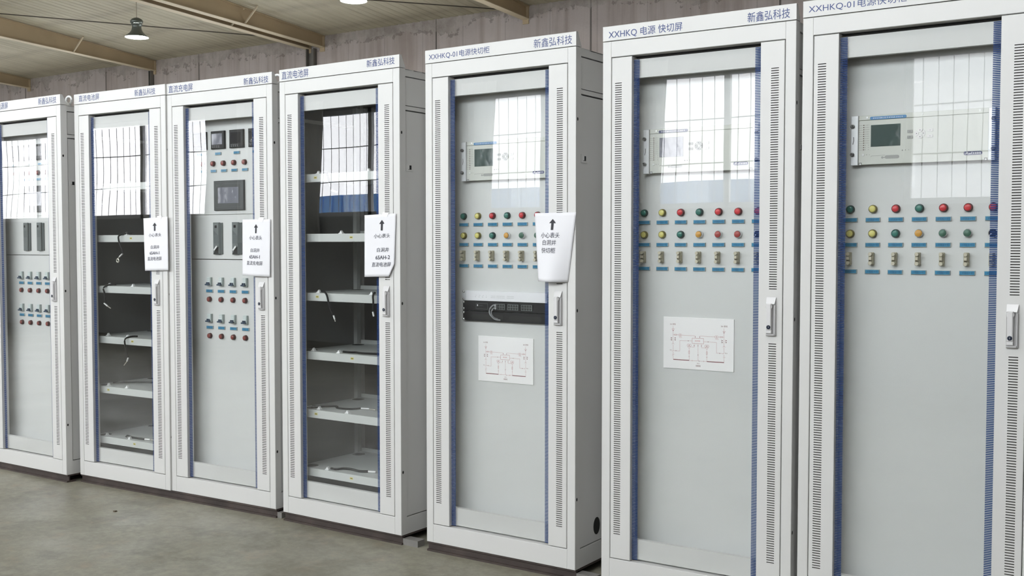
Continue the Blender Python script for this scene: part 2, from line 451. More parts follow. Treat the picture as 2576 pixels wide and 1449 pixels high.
class MB:
    def __init__(self):
        self.v, self.f, self.m, self.s = [], [], [], []

    def add(self, vs, fs, mat=0, smooth=False):
        b = len(self.v)
        self.v += [tuple(p) for p in vs]
        for q in fs:
            self.f.append(tuple(b + i for i in q))
            self.m.append(mat)
            self.s.append(smooth)
        return self

    def box(self, x0, x1, y0, y1, z0, z1, mat=0):
        return self.add([(x0, y0, z0), (x1, y0, z0), (x1, y1, z0), (x0, y1, z0), (x0, y0, z1), (x1, y0, z1), (x1, y1, z1), (x0, y1, z1)],
                        [(0, 1, 5, 4), (1, 2, 6, 5), (2, 3, 7, 6), (3, 0, 4, 7), (4, 5, 6, 7), (3, 2, 1, 0)], mat)

    def cbox(self, x0, x1, y0, y1, z0, z1, c=0.002, mat=0):
        """box whose face towards -Y has chamfered edges"""
        vs = []
        for y, i in ((y1, 0), (y0 + c, 0), (y0, c)):
            vs += [(x0 + i, y, z0 + i), (x1 - i, y, z0 + i), (x1 - i, y, z1 - i), (x0 + i, y, z1 - i)]
        fs = [(3, 2, 1, 0), (8, 9, 10, 11)]
        for a in (0, 4):
            for k in range(4):
                l = (k + 1) % 4
                fs.append((a + k, a + l, a + 4 + l, a + 4 + k))
        return self.add(vs, fs, mat)

    def quad(self, x0, x1, z0, z1, y, mat=0):
        return self.add([(x0, y, z0), (x1, y, z0), (x1, y, z1), (x0, y, z1)], [(0, 1, 2, 3)], mat)

    def prism(self, pts, y0, y1, mat=0, smooth=False):
        n = len(pts)
        self.add([(x, y0, z) for x, z in pts] + [(x, y1, z) for x, z in pts],
                 [tuple(range(n)), tuple(range(2 * n - 1, n - 1, -1))], mat)
        self.add([(x, y0, z) for x, z in pts] + [(x, y1, z) for x, z in pts],
                 [(i, n + i, n + (i + 1) % n, (i + 1) % n) for i in range(n)], mat, smooth)
        return self

    def rrect(self, x0, x1, z0, z1, r, y0, y1, mat=0, n=5):
        pts = []
        for cx, cz, a0 in ((x1 - r, z0 + r, -90), (x1 - r, z1 - r, 0), (x0 + r, z1 - r, 90), (x0 + r, z0 + r, 180)):
            for i in range(n + 1):
                a = math.radians(a0 + 90 * i / n)
                pts.append((cx + r * math.cos(a), cz + r * math.sin(a)))
        return self.prism(pts, y0, y1, mat, True)

    def lathe(self, prof, cx=0, cz=0, n=24, mat=0, smooth=True):
        """profile of (r, y) turned about the Y axis"""
        vs, fs = [], []
        for r, y in prof:
            for i in range(n):
                a = 2 * math.pi * i / n
                vs.append((cx + r * math.cos(a), y, cz + r * math.sin(a)))
        for k in range(len(prof) - 1):
            for i in range(n):
                j = (i + 1) % n
                fs.append((k * n + i, (k + 1) * n + i, (k + 1) * n + j, k * n + j))
        self.add(vs, fs, mat, smooth)
        for k, rev in ((0, True), (len(prof) - 1, False)):
            r, y = prof[k]
            if r > 1e-6:
                ring = [(cx + r * math.cos(2 * math.pi * i / n), y, cz + r * math.sin(2 * math.pi * i / n)) for i in range(n)]
                self.add(ring, [tuple(range(n))[::-1] if rev else tuple(range(n))], mat)
        return self

    def disc(self, cx, cz, r, y0, y1, mat=0, n=20):
        return self.lathe([(r, y1), (r, y0)], cx, cz, n, mat)

    def zlathe(self, prof, cx, cy, n=32, mat=0, caps=True):
        vs, fs = [], []
        for r, z in prof:
            for i in range(n):
                a = 2 * math.pi * i / n
                vs.append((cx + r * math.cos(a), cy + r * math.sin(a), z))
        for k in range(len(prof) - 1):
            for i in range(n):
                j = (i + 1) % n
                fs.append((k * n + i, k * n + j, (k + 1) * n + j, (k + 1) * n + i))
        self.add(vs, fs, mat, True)
        if caps:
            for k in (0, len(prof) - 1):
                r, z = prof[k]
                self.add([(cx + r * math.cos(2 * math.pi * i / n), cy + r * math.sin(2 * math.pi * i / n), z) for i in range(n)],
                         [tuple(range(n))], mat)
        return self

    def tube(self, pts, r, n=8, mat=0, sub=4):
        P = [Vector(p) for p in pts]
        if sub > 1 and len(P) > 2:
            Q = []
            for i in range(len(P) - 1):
                p0, p1, p2, p3 = P[max(i - 1, 0)], P[i], P[i + 1], P[min(i + 2, len(P) - 1)]
                for k in range(sub):
                    t = k / sub
                    Q.append(0.5 * ((2 * p1) + (p2 - p0) * t + (2 * p0 - 5 * p1 + 4 * p2 - p3) * t * t + (3 * p1 - p0 - 3 * p2 + p3) * t ** 3))
            P = Q + [P[-1]]
        vs, fs = [], []
        up = Vector((0.13, 0.31, 0.94))
        for i, p in enumerate(P):
            d = (P[min(i + 1, len(P) - 1)] - P[max(i - 1, 0)]).normalized()
            a = d.cross(up)
            if a.length < 1e-4:
                a = d.cross(Vector((1, 0, 0)))
            a.normalize()
            b = d.cross(a)
            for k in range(n):
                w = 2 * math.pi * k / n
                vs.append(p + a * (r * math.cos(w)) + b * (r * math.sin(w)))
        for i in range(len(P) - 1):
            for k in range(n):
                l = (k + 1) % n
                fs.append((i * n + k, i * n + l, (i + 1) * n + l, (i + 1) * n + k))
        e = (len(P) - 1) * n
        self.add(vs, fs, mat, True)
        self.add(vs[:n], [tuple(range(n))[::-1]], mat)
        self.add(vs[e:], [tuple(range(n))], mat)
        return self

    def line(self, x0, z0, x1, z1, w, y, mat=0):
        dx, dz = x1 - x0, z1 - z0
        l = math.hypot(dx, dz) or 1
        ox, oz = -dz / l * w / 2, dx / l * w / 2
        return self.add([(x0 - ox, y, z0 - oz), (x1 - ox, y, z1 - oz), (x1 + ox, y, z1 + oz), (x0 + ox, y, z0 + oz)], [(0, 1, 2, 3)], mat)

    def ring(self, cx, cz, r, w, y, mat=0, n=18):
        for i in range(n):
            a, b = 2 * math.pi * i / n, 2 * math.pi * (i + 1) / n
            self.line(cx + r * math.cos(a), cz + r * math.sin(a), cx + r * math.cos(b), cz + r * math.sin(b), w, y, mat)
        return self

    def text(self, s, x0, x1, z0, z1, y, mat=0, bold=0.0, fn=None):
        v, f = text_data(s, bold)
        pts = [(x0 + a * (x1 - x0), y, z0 + b * (z1 - z0)) for a, b in v]
        if fn:
            pts = [fn(p[0], p[2]) for p in pts]
        return self.add(pts, f, mat)

    def scribble(self, x0, x1, z0, z1, y, seed, mat=0, n=None):
        """tiny print too small to read: short strokes in a row of cells"""
        R = random.Random(seed)
        h = z1 - z0
        n = n or max(2, int((x1 - x0) / (h * 1.1)))
        cw = (x1 - x0) / n
        for i in range(n):
            a = x0 + i * cw + cw * 0.1
            b = a + cw * 0.75
            for k in range(3):
                zz = z0 + h * (0.08 + 0.36 * k + R.uniform(-0.05, 0.05))
                self.quad(a + R.uniform(0, .25) * cw, b - R.uniform(0, .25) * cw, zz, zz + h * 0.14, y, mat)
            xx = R.uniform(a, b - cw * 0.2)
            self.quad(xx, xx + cw * 0.16, z0, z1, y, mat)
        return self

    def mesh(self, name, mats):
        me = bpy.data.meshes.new(name)
        me.from_pydata(self.v, [], self.f)
        for m_ in mats:
            me.materials.append(m_)
        me.polygons.foreach_set('material_index', self.m)
        me.polygons.foreach_set('use_smooth', self.s)
        me.update()
        return me

    def build(self, name, mats, parent=None, loc=(0, 0, 0), label=None):
        return put(name, self.mesh(name, mats if isinstance(mats, (list, tuple)) else [mats]), parent, loc, label)


def put(name, me, parent=None, loc=(0, 0, 0), label=None):
    o = bpy.data.objects.new(name, me)
    COL.objects.link(o)
    o.location = loc
    if parent:
        o.parent = parent
    if label:
        o['label'] = label
    return o


CACHE = {}


def cached(key, fn):
    if key not in CACHE:
        CACHE[key] = fn()
    return CACHE[key]


def tag(o, label, cat, group=None, kind=None):
    o['label'] = label
    o['category'] = cat
    if group:
        o['group'] = group
    if kind:
        o['kind'] = kind
    return o


def thing(name, loc, rz, label, cat, group=None):
    o = bpy.data.objects.new(name, None)
    o.empty_display_size = 0.1
    COL.objects.link(o)
    o.location = loc
    o.rotation_euler = (0, 0, rz)
    return tag(o, label, cat, group)


def struct(o):
    o['kind'] = 'structure'
    return o


# ------------------------------------------------------------------ hall
XL, XR, YB, YF = -34.0, 4.4, 14.0, WY
EAVE, SLOPE, RIDGE = 6.05 + Z0, 0.09, 3.5


def ceil_z(y):
    return EAVE + SLOPE * ((YB - y) if y >= RIDGE else (y - YF))


mb = MB()
mb.box(XL, XR, YF, YB, -0.15, 0.0)
struct(mb.build('floor', FLOORM))
# corrugated roof lining, ribs run up the slope
mb = MB()
prof = []
x = XL
while x < XR:
    prof += [(x, 0.0), (x + 0.135, 0.0), (x + 0.150, 0.010), (x + 0.185, 0.010)]
    x += 0.2
rows = []
for y in (YB + 0.02, RIDGE, YF - 0.02):
    rows.append([(px, y, ceil_z(min(max(y, YF), YB)) + pz) for px, pz in prof])
vs = rows[0] + rows[1] + rows[2]
n_ = len(prof)
fs = []
for k in range(2):
    for i in range(n_ - 1):
        fs.append((k * n_ + i, k * n_ + i + 1, (k + 1) * n_ + i + 1, (k + 1) * n_ + i))
mb.add(vs, fs)
for k in range(2):      # the sheet above the lining
    a, b = ((YB + .3, RIDGE), (RIDGE, YF - .3))[k]
    za, zb = ceil_z(min(a, YB)), ceil_z(max(b, YF))
    mb.add([(XL - .2, a, za + .08), (XR + .2, a, za + .08), (XR + .2, b, zb + .08), (XL - .2, b, zb + .08)], [(0, 1, 2, 3)])
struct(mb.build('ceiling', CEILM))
# back wall with an uneven top edge against the ribs
mb = MB()
mb.box(XL, XR, YB, YB + 0.25, BZ1, EAVE + 0.06)
mb.box(XL, XR, YB, YB + 0.25, 0, BZ0)
xs = [XL] + [q for w in BFILLWIN for q in w] + [XR]
for i in range(0, len(xs), 2):
    mb.box(xs[i], xs[i + 1], YB, YB + 0.25, BZ0, BZ1)
struct(mb.build('wall_back', WALLM))
mb = MB()
mb.box(XL - 0.2, XL, YF, YB, 0, 7.2)
struct(mb.build('wall_left', WALLIN))
mb = MB()
mb.box(XR, XR + 0.2, YF, YB, 0, 7.2)
struct(mb.build('wall_right', WALLDARK))  # unseen wall set close and dark to cut stray side light
mb = MB()
mb.box(XL, XR, YF - 0.24, YF, 0, WZ0)
mb.box(XL, XR, YF - 0.24, YF, WZ1, CZ0)
mb.box(XL, XR, YF - 0.24, YF, CZ1, EAVE + 0.1)
xs = [XL] + [q for w in CFILLWIN for q in w] + [XR]
for i in range(0, len(xs), 2):
    mb.box(xs[i], xs[i + 1], YF - 0.24, YF, CZ0, CZ1)
xs = [XL] + [q for w in WIN for q in w] + [XR]
for i in range(0, len(xs), 2):
    mb.box(xs[i], xs[i + 1], YF - 0.24, YF, WZ0, WZ1)
struct(mb.build('wall_front', WALLPALE))
for i, (a, b) in enumerate(WIN):
    mb = MB()
    y0, y1 = YF - 0.14, YF - 0.08
    for x0, x1, z0, z1 in ((a, a + .06, WZ0, WZ1), (b - .06, b, WZ0, WZ1), (a, b, WZ0, WZ0 + .06), (a, b, WZ1 - .06, WZ1), ((a + b) / 2 - .035, (a + b) / 2 + .035, WZ0, WZ1)):
        mb.box(x0, x1, y0, y1, z0, z1)
    fr = struct(mb.build('window_%d' % (i + 1), FRAMEW))
    MB().box(a + .05, b - .05, YF - 0.113, YF - 0.107, WZ0 + .05, WZ1 - .05).build('pane', WGLASS2[i], fr)
    mb = MB()
    k = a + 0.13
    while k < b:
        mb.tube([(k, YF - .20, WZ0), (k, YF - .20, WZ1)], 0.0042, 6, sub=1)
        k += 0.145
    mb.box(a, b, YF - .206, YF - .194, WZ0 + .50, WZ0 + .512)
    mb.box(a, b, YF - .206, YF - .194, WZ0 + 1.0, WZ0 + 1.012)
    mb.build('window_grille', FRAMEW, fr)
    # gathered curtain drawn to one side
    mb = MB()
    side = [(a - .06, a + .46)] if i in (1, 2, 3, 4) else ([(a - .1, a + 1.25), (b - 1.3, b + .1)] if i == 0 else [(b - .15, b + .3)])
    for c0, c1 in side:
        n = 40
        vs = []
        for zz in (WZ0 - .35, (WZ0 + WZ1) / 2, WZ1 + .12):
            for k in range(n + 1):
                t = k / n
                pin = 1.0 if zz > WZ1 else 0.86
                xx = c0 + (c1 - c0) * t * pin
                vs.append((xx, YF + .07 + .028 * math.sin(t * 34) + .012 * math.sin(t * 61 + zz), zz))
        fs = []
        for q in range(2):
            for k in range(n):
                fs.append((q * (n + 1) + k, q * (n + 1) + k + 1, (q + 1) * (n + 1) + k + 1, (q + 1) * (n + 1) + k))
        mb.add(vs, fs, 0, True)
    cu = mb.build('curtain', CURTAIN, fr)
    sm = cu.modifiers.new('thickness', 'SOLIDIFY')
    sm.thickness = 0.004
for i, (a, b) in enumerate(BFILLWIN):  # frames and panes of the added back windows
    mb = MB()
    y0, y1 = YB + .08, YB + .14
    for k in range(5):
        xx = a + (b - a - .05) * k / 4
        mb.box(xx, xx + .05, y0, y1, BZ0, BZ1)
    for z in (BZ0, BZ0 + 1.0, BZ1 - .05):
        mb.box(a, b, y0, y1, z, z + .05)
    fr = struct(mb.build('window_%d' % (len(WIN) + i + 1), FRAMEW))
    MB().box(a + .04, b - .04, YB + .107, YB + .113, BZ0 + .04, BZ1 - .04).build('pane', WGLASS, fr)
for i, (a, b) in enumerate(CFILLWIN):  # frames and panes of the added upper fill windows
    mb = MB()
    y0, y1 = YF - .14, YF - .08
    for k in range(5):
        xx = a + (b - a - .05) * k / 4
        mb.box(xx, xx + .05, y0, y1, CZ0, CZ1)
    for z in (CZ0, CZ1 - .05):
        mb.box(a, b, y0, y1, z, z + .05)
    fr = struct(mb.build('window_%d' % (len(WIN) + len(BFILLWIN) + i + 1), FRAMEW))
    MB().box(a + .04, b - .04, YF - .113, YF - .107, CZ0 + .04, CZ1 - .04).build('pane', WGLASS, fr)
# outside the windows
mb = MB()
mb.box(-60, 40, -60, YF - .24, -0.2, -0.1)
mb.box(-60, 40, YB + .25, 70, -0.2, -0.1)
struct(mb.build('ground', GROUNDM))
mb = MB()
for k in range(51):
    xx = -13.0 + k * 0.2
    mb.box(xx, xx + .14, -10.4, -10.36, -0.1, 2.3)
    mb.box(xx + .14, xx + .2, -10.42, -10.38, -0.1, 2.3)
struct(mb.build('boundary_fence', FENCE))

# portal frame rafters
BEAMS = [(-26.84, 0), (-21.33, 0), (-15.46, 0), (-15.87, 0), (-9.99, 0), (-4.4, 0), (1.2, 0)]
for bx, _ in BEAMS:
    mb = MB()
    for ya, yb in ((YB, RIDGE), (YF, RIDGE)):
        ta, tb = ceil_z(ya) - .004, ceil_z(yb) - .004
        ba, bb = 5.80 + Z0, 5.80 + .05 * 10.5 + Z0
        w = 0.006

        def prismx(x0, x1, za0, za1, zb0, zb1, m_):
            mb.add([(x0, ya, za0), (x1, ya, za0), (x1, ya, za1), (x0, ya, za1), (x0, yb, zb0), (x1, yb, zb0), (x1, yb, zb1), (x0, yb, zb1)],
                   [(0, 1, 2, 3), (7, 6, 5, 4), (0, 4, 5, 1), (1, 5, 6, 2), (2, 6, 7, 3), (3, 7, 4, 0)], m_)
        prismx(bx - w, bx + w, ba, ta, bb, tb, 0)
        prismx(bx - .085, bx + .085, ba - .012, ba, bb - .012, bb, 1)
        prismx(bx - .085, bx + .085, ta - .012, ta, tb - .012, tb, 0)
    for yy in (11.67,):
        zb = 5.80 + .05 * (14 - yy) + Z0
        mb.tube([(bx + .03, yy, zb + .01), (bx + .42, yy, ceil_z(yy) - .01)], 0.022, 6, 1, 1)
    mb.box(bx - .07, bx + .07, YB - .02, YB, 5.70 + Z0, 6.04 + Z0, 0)
    struct(mb.build('roof_beam', [BEAM, BEAMF]))
for cx, w in ((-21.40, .10), (-15.77, .24)):
    mb = MB()
    mb.box(cx - w / 2, cx + w / 2, YB - .014, YB, 0, 5.79 + Z0)
    mb.box(cx - w / 2, cx - w / 2 + .02, YB - .10, YB, 0, 5.79 + Z0)
    mb.box(cx + w / 2 - .02, cx + w / 2, YB - .10, YB, 0, 5.79 + Z0)
    struct(mb.build('steel_column', COLUMN))
for (xa, ya), (xb, yb), lb in (((-21.2, 8.95), (-15.55, 14.0), 'thin dark bracing rod crossing the roof behind the lit bell lamp'),
                              ((-15.3, 9.85), (-10.1, 13.9), 'thin dark bracing rod under the roof above the charger cabinet')):
    mb = MB()
    mb.tube([(xa, ya, ceil_z(ya) - .10), (xb, yb, ceil_z(yb) - .10)], 0.011, 6, sub=1)
    tag(mb.build('bracing_rod', WIRE), lb, 'rod', 'roof bracing rods', 'structure')


# pendant lamps ---------------------------------------------------------------
def lamp_meshes():
    sh = MB().zlathe([(.222, 0), (.224, .012), (.20, .03), (.135, .085), (.10, .135), (.088, .19), (.088, .235), (.105, .24), (.105, .262), (.088, .267)], 0, 0, 36, 0, False)
    dr = MB().zlathe([(.088, .267), (.118, .275), (.122, .32), (.10, .352), (.055, .375), (.02, .385)], 0, 0, 8)
    le = MB().zlathe([(.02, -.020), (.10, -.016), (.17, -.006), (.214, .006)], 0, 0, 36)
    return sh.mesh('reflector', [LAMPM]), dr.mesh('driver_housing', [LAMPM]), le.mesh('lens', [LAMPL])


SHM, DRM, LEM = lamp_meshes()
LAMPS = []
for gy, gz in ((9.6, 5.40), (-2.3, 5.35)):
    for gx in (-27.4, -21.9, -16.2, -10.55, -4.95, 0.65):
        LAMPS.append((gx, gy, gz))
for gx, gy, gz in LAMPS:
    if (gx, gy) == (-16.2, 9.6):
        lb, gr = 'lit bell-shaped pendant lamp hanging in full view under the roof on a thin cord', 'pendant lamps in view'
    elif (gx, gy) == (-10.55, 9.6):
        lb, gr = 'lit pendant lamp of which only the glowing rim shows at the photo top edge', 'pendant lamps in view'
    else:
        lb, gr = 'lit bell-shaped pendant lamp hanging elsewhere in the hall', 'pendant lamps out of view'
    t = thing('pendant_lamp', (gx, gy, gz + Z0), 0, lb, 'lamp', gr)
    put('reflector', SHM, t)
    put('driver_housing', DRM, t)
    put('lens', LEM, t, label='glowing white lens')
    MB().tube([(0, 0, .38), (0, 0, ceil_z(gy) - gz - Z0)], .008, 6, sub=1).build('cord', CORD, t)

# ------------------------------------------------------------------ cabinets
CAB = {'A': (-4.94164, -0.06355, -0.00203), 'B': (-4.09681, -0.00444, 0.0250), 'C': (-3.2960, 0.0252, 0.0250), 'D': (-2.43011, 0.03282, -0.01959),
       'E': (-1.47555, 0.01449, -0.0083), 'F': (-0.54368, -0.00233, 0.01217), 'G': (0.28427, -0.00279, 0.0)}
CW, CH, CDEP, HDR = 0.80, 2.20, 0.60, 2.26
DX0, DX1, DZ0, DZ1 = 0.0415, 0.7575, 0.088, 2.131       # door leaf
SL, SR = 0.1315, 0.6655                               # glass between the side strips
GY = 0.016


def cabpt(c_, x, y, z):
    X, Y, r = CAB[c_]
    return (X + x * math.cos(r) - y * math.sin(r), Y + x * math.sin(r) + y * math.cos(r), Z0 + z)


def frame_mesh():
    b = MB()
    d = 0.034
    b.cbox(0, .0385, 0, .042, 0, CH - .002, .0015)
    b.cbox(.7605, CW, 0, .042, 0, CH - .002, .0015)
    b.cbox(.0385, .7605, 0, .042, 2.1345, CH - .002, .0015)
    b.cbox(.0385, .7605, 0, .042, 0, .0845, .0015)
    # door rebate behind the leaf
    # corner posts and plinth
    for x0, x1 in ((0, .03), (.77, .80)):
        b.box(x0, x1, CDEP - .04, CDEP, 0, CH - .002)
    for x0, x1 in ((0.001, .02), (.78, .799)):
        b.box(x0, x1, .042, CDEP - .04, 0, .080)
        b.box(x0, x1, .042, CDEP - .04, 2.165, CH - .002)
        b.box(x0, x1, .042, CDEP - .04, 2.008, 2.026)
    return b.mesh('frame', [PAINT])


def gap_shade_mesh():  # rebate strips coloured black to darken the gap round the door
    b = MB()
    b.box(.0385, .050, .036, .06, .0845, 2.1345)
    b.box(.750, .7605, .036, .06, .0845, 2.1345)
    b.box(.05, .75, .046, .06, 2.10, 2.1345)
    b.box(.05, .75, .046, .06, .0845, .12)
    return b.mesh('door_gap_shade', [RUBBER])


def side_mesh(x0, x1):
    b = MB()
    b.box(x0, x1, .046, CDEP - .042, .085, 2.002)
    return b.mesh('side_panel', [PAINT])


def side_upper(x0, x1):
    b = MB()
    b.box(x0, x1, .046, CDEP - .042, 2.030, 2.160)
    return b.mesh('upper_side_panel', [PAINT])


SLOTP, SLOTH = 0.0091, 0.0031


def strip(b, x0, x1, sx0, sx1, ranges, y0=0.0, y1=0.034):
    """door side strip with real louvre slots"""
    z = DZ0
    cuts = []
    for a, e in ranges:
        k = a
        while k + SLOTH <= e:
            cuts.append(k)
            k += SLOTP
    c = .0015
    # edges
    b.quad(x0 + c, sx0, DZ0 + c, DZ1 - c, y0)
    b.quad(sx1, x1 - c, DZ0 + c, DZ1 - c, y0)
    b.add([(x0, y0 + c, DZ0), (x1, y0 + c, DZ0), (x1, y0 + c, DZ1), (x0, y0 + c, DZ1), (x0 + c, y0, DZ0 + c), (x1 - c, y0, DZ0 + c), (x1 - c, y0, DZ1 - c), (x0 + c, y0, DZ1 - c),
           (x0, y1, DZ0), (x1, y1, DZ0), (x1, y1, DZ1), (x0, y1, DZ1)],
          [(0, 1, 5, 4), (1, 2, 6, 5), (2, 3, 7, 6), (3, 0, 4, 7), (8, 9, 1, 0), (9, 10, 2, 1), (10, 11, 3, 2), (11, 8, 0, 3), (11, 10, 9, 8)])
    prev = DZ0 + c
    for k in cuts:
        b.quad(sx0, sx1, prev, k, y0)
        h, dp = k + SLOTH, y0 + .010
        i = 0.0008
        b.add([(sx0, y0, k), (sx1, y0, k), (sx1, y0, h), (sx0, y0, h), (sx0, dp, k), (sx1, dp, k), (sx1, dp, h), (sx0, dp, h)],
              [(4, 5, 6, 7), (0, 1, 5, 4), (3, 7, 6, 2), (0, 4, 7, 3), (1, 2, 6, 5)], 1)
        prev = h
    b.quad(sx0, sx1, prev, DZ1 - c, y0)


def door_mesh():
    b = MB()
    strip(b, DX0, SL, .0565, .0862, [(.1885, 2.034)])
    strip(b, SR, DX1, .7063, .7358, [(.176, 1.0075), (1.2105, 2.037)])
    b.box(SL, SR, GY + .008, .044, 2.046, DZ1 - .011)          # top rail behind the glass
    b.box(SL, SR, GY + .008, .044, DZ0 + .004, .173)          # bottom rail
    b.box(SL - .012, SL, .034, .046, DZ0, DZ1)
    b.box(SR, SR + .012, .034, .046, DZ0, DZ1)
    return b.mesh('door', [PAINT, SLOT])


def glass_mesh():
    return MB().box(SL + .0005, SR - .0005, GY, GY + .005, DZ0 + .003, DZ1 - .007).mesh('glass_pane', [GLASS])


def bars_mesh(x0, x1):
    b = MB()
    p, h = .00607, .0036
    k = DZ0 + .004
    while k < DZ1 - .012:
        b.quad(x0, x1, k, k + h, GY - .0004)
        k += p
    return b.mesh('printed_blue_stripe', [BLUE])


def handle_meshes():
    x0, x1, z0, z1 = .6975, .7360, 1.035, 1.182
    b = MB()
    # shallow tray
    b.rrect(x0, x1, z0, z1, .004, -.0022, 0.0, 0)
    # scooped upper shoulder
    b.add([(x0 + .001, -.0022, z1 - .001), (x1 - .001, -.0022, z1 - .001), (x1 - .004, -.012, z1 - .026), (x0 + .002, -.012, z1 - .026),
           (x1 - .006, -.0022, z1 - .034), (x0 + .002, -.0022, z1 - .034)],
          [(0, 3, 2, 1), (3, 5, 4, 2), (0, 5, 3), (1, 2, 4)], 0)
    # raised rim: side wall and foot
    b.cbox(x1 - .0085, x1 - .001, -.010, -.002, z0 + .003, z1 - .030, .002, 0)
    b.cbox(x0 + .001, x0 + .0030, -.007, -.002, z0 + .012, z1 - .03, .001, 0)
    b.cbox(x0 + .001, x1 - .004, -.013, -.002, z0 + .002, z0 + .010, .002, 0)
    m1 = b.mesh('door_handle', [HANDLE])
    v = MB()
    a0, a1 = x0 + .0035, x0 + .0245
    v.lathe([(.0125, -.003), (.0125, -.0135), (.011, -.0150)], (a0 + a1) / 2, z1 - .036, 24)
    v.cbox(a0 + .001, a1 - .001, -.018, -.003, z0 + .0235, z1 - .024, .003)
    v.cbox(a0, a1, -.0165, -.003, z0 + .0105, z0 + .0225, .002)
    m2 = v.mesh('handle_lever', [ALUH])
    l = MB()
    cx, cz = (a0 + a1) / 2, z0 + .0345
    l.lathe([(.0078, -.0175), (.0078, -.0188), (.0060, -.0192), (.0026, -.0190), (0.0001, -.0190)], cx, cz, 20, 0)
    l.quad(cx - .0008, cx + .0008, cz - .003, cz + .003, -.0196, 1)
    m3 = l.mesh('key_lock', [LOCKM, SCREW])
    return m1, m2, m3


ALUH = mat('handle_zinc', (0.76, 0.75, 0.76), 0.25, metal=0.2)
HANDLE = mat('handle_satin', (0.62, 0.61, 0.62), 0.3, metal=0.45)
LOCKM = mat('dark_blue_lock', (0.008, 0.014, 0.035), 0.3)


def header_mesh():
    b = MB()
    z0 = CH + .0015
    b.add([(0, 0, z0), (CW, 0, z0), (CW, 0, HDR - .001), (0, 0, HDR - .001), (0, .015, HDR), (CW, .015, HDR), (CW, .045, z0), (0, .045, z0), (0, .0015, HDR), (CW, .0015, HDR)],
          [(0, 1, 2, 3), (3, 2, 9, 8), (8, 9, 5, 4), (4, 5, 6, 7), (0, 7, 6, 1), (1, 6, 5, 9, 2), (0, 3, 8, 4, 7)])
    return b.mesh('nameplate', [PAINT])


FRAME, DOOR, GLS, BARS, HEAD = frame_mesh(), door_mesh(), glass_mesh(), (bars_mesh(SL + .001, SL + .0265), bars_mesh(SR - .0265, SR - .001)), header_mesh()
H1, H2, H3 = handle_meshes()
GAPSHADE = gap_shade_mesh()
SPR, SPL, SUR, SUL = side_mesh(.790, .7965), side_mesh(.0035, .010), side_upper(.790, .7965), side_upper(.0035, .010)
SP_IN_R = MB().box(.7895, .7899, .046, CDEP - .042, .085, 2.002).mesh('shaded_lining', [INNER])
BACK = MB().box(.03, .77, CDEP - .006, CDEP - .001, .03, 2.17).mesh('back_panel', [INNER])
ROOF = MB().box(.001, .799, .043, CDEP - .001, CH - .006, CH - .0015).mesh('roof_panel', [PAINT])
BASE = MB().box(.02, .78, .043, CDEP - .041, .004, .010).mesh('base_plate', [INNER])
LATCH = MB().box(.7965, .7985, .047, .098, 1.722, 1.757).box(.7985, .7988, .064, .086, 1.730, 1.750, 1).box(.7985, .800, .064, .070, 1.732, 1.750).mesh('side_latch', [PAINT, BLACK])
EYE = MB()
EYE.tube([(.028 * math.cos(a * math.pi / 8), 0, .040 + .022 * math.sin(a * math.pi / 8)) for a in range(17)], .007, 8, sub=1)
EYE.zlathe([(.014, 0), (.014, .010), (.008, .022)], 0, 0, 16)
EYE = EYE.mesh('lifting_eye', [WHITE])
PLUGHOLE = MB()
n_ = 14
for z_ in (0,):
    PLUGHOLE.add([(.8004, .014 + .0055 * math.cos(2 * math.pi * k / n_), z_ + .0075 * math.sin(2 * math.pi * k / n_)) for k in range(n_)], [tuple(range(n_))])
PLUGHOLE = PLUGHOLE.mesh('screw_hole', [RUBBER])
GROM = MB()
n_ = 22
GROM.add([(.7971, .19 + .028 * math.cos(2 * math.pi * k / n_), .15 + .038 * math.sin(2 * math.pi * k / n_)) for k in range(n_)] + [(.7965, .19 + .028 * math.cos(2 * math.pi * k / n_), .15 + .038 * math.sin(2 * math.pi * k / n_)) for k in range(n_)],
         [tuple(range(n_))] + [(k, (k + 1) % n_, n_ + (k + 1) % n_, n_ + k) for k in range(n_)])
GROM = GROM.mesh('cable_grommet', [RUBBER])


def shell(name, c_, label, cat, left_text, lx, right_text, bold=0.004):
    """frame, name plate, glazed door with louvred strips, handle, side and back panels"""
    X, Y, r = CAB[c_]
    t = thing(name, (X, Y, Z0), r, label, cat, 'electrical cabinets in the row')
    put('frame', FRAME, t)
    h = put('nameplate', HEAD, t)
    for tx in (left_text, right_text):
        MB().text(tx[0], tx[1], tx[2], tx[3], tx[4], -.0006, 0, bold).build('lettering', [INK], h, label='navy lettering')
    d = put('door', DOOR, t)
    put('glass_pane', GLS, d)
    for bm_ in BARS:
        put('printed_blue_stripe', bm_, d, label='blue ladder stripe')
    hd = put('door_handle', H1, t)
    put('handle_lever', H2, hd)
    put('key_lock', H3, hd, label='dark blue lock')
    put('door_gap_shade', GAPSHADE, t, label='black rubber seal')
    put('side_panel', SPR, t)
    put('side_panel', SPL, t)
    put('upper_side_panel', SUR, t)
    put('upper_side_panel', SUL, t)
    put('back_panel', BACK, t)
    put('roof_panel', ROOF, t)
    put('base_plate', BASE, t)
    put('side_latch', LATCH, t)
    for z_ in (.30, 1.10, 1.90):
        put('screw_hole', PLUGHOLE, t, (0, 0, z_))
    return t


# --- small devices ----------------------------------------------------------
PY = 0.075          # face of the inner mounting panel


def panel(t, pieces):
    for z0, z1 in pieces:
        MB().cbox(.035, .765, PY, PY + .015, z0, z1, .001).build('mounting_panel', [PANEL], t)


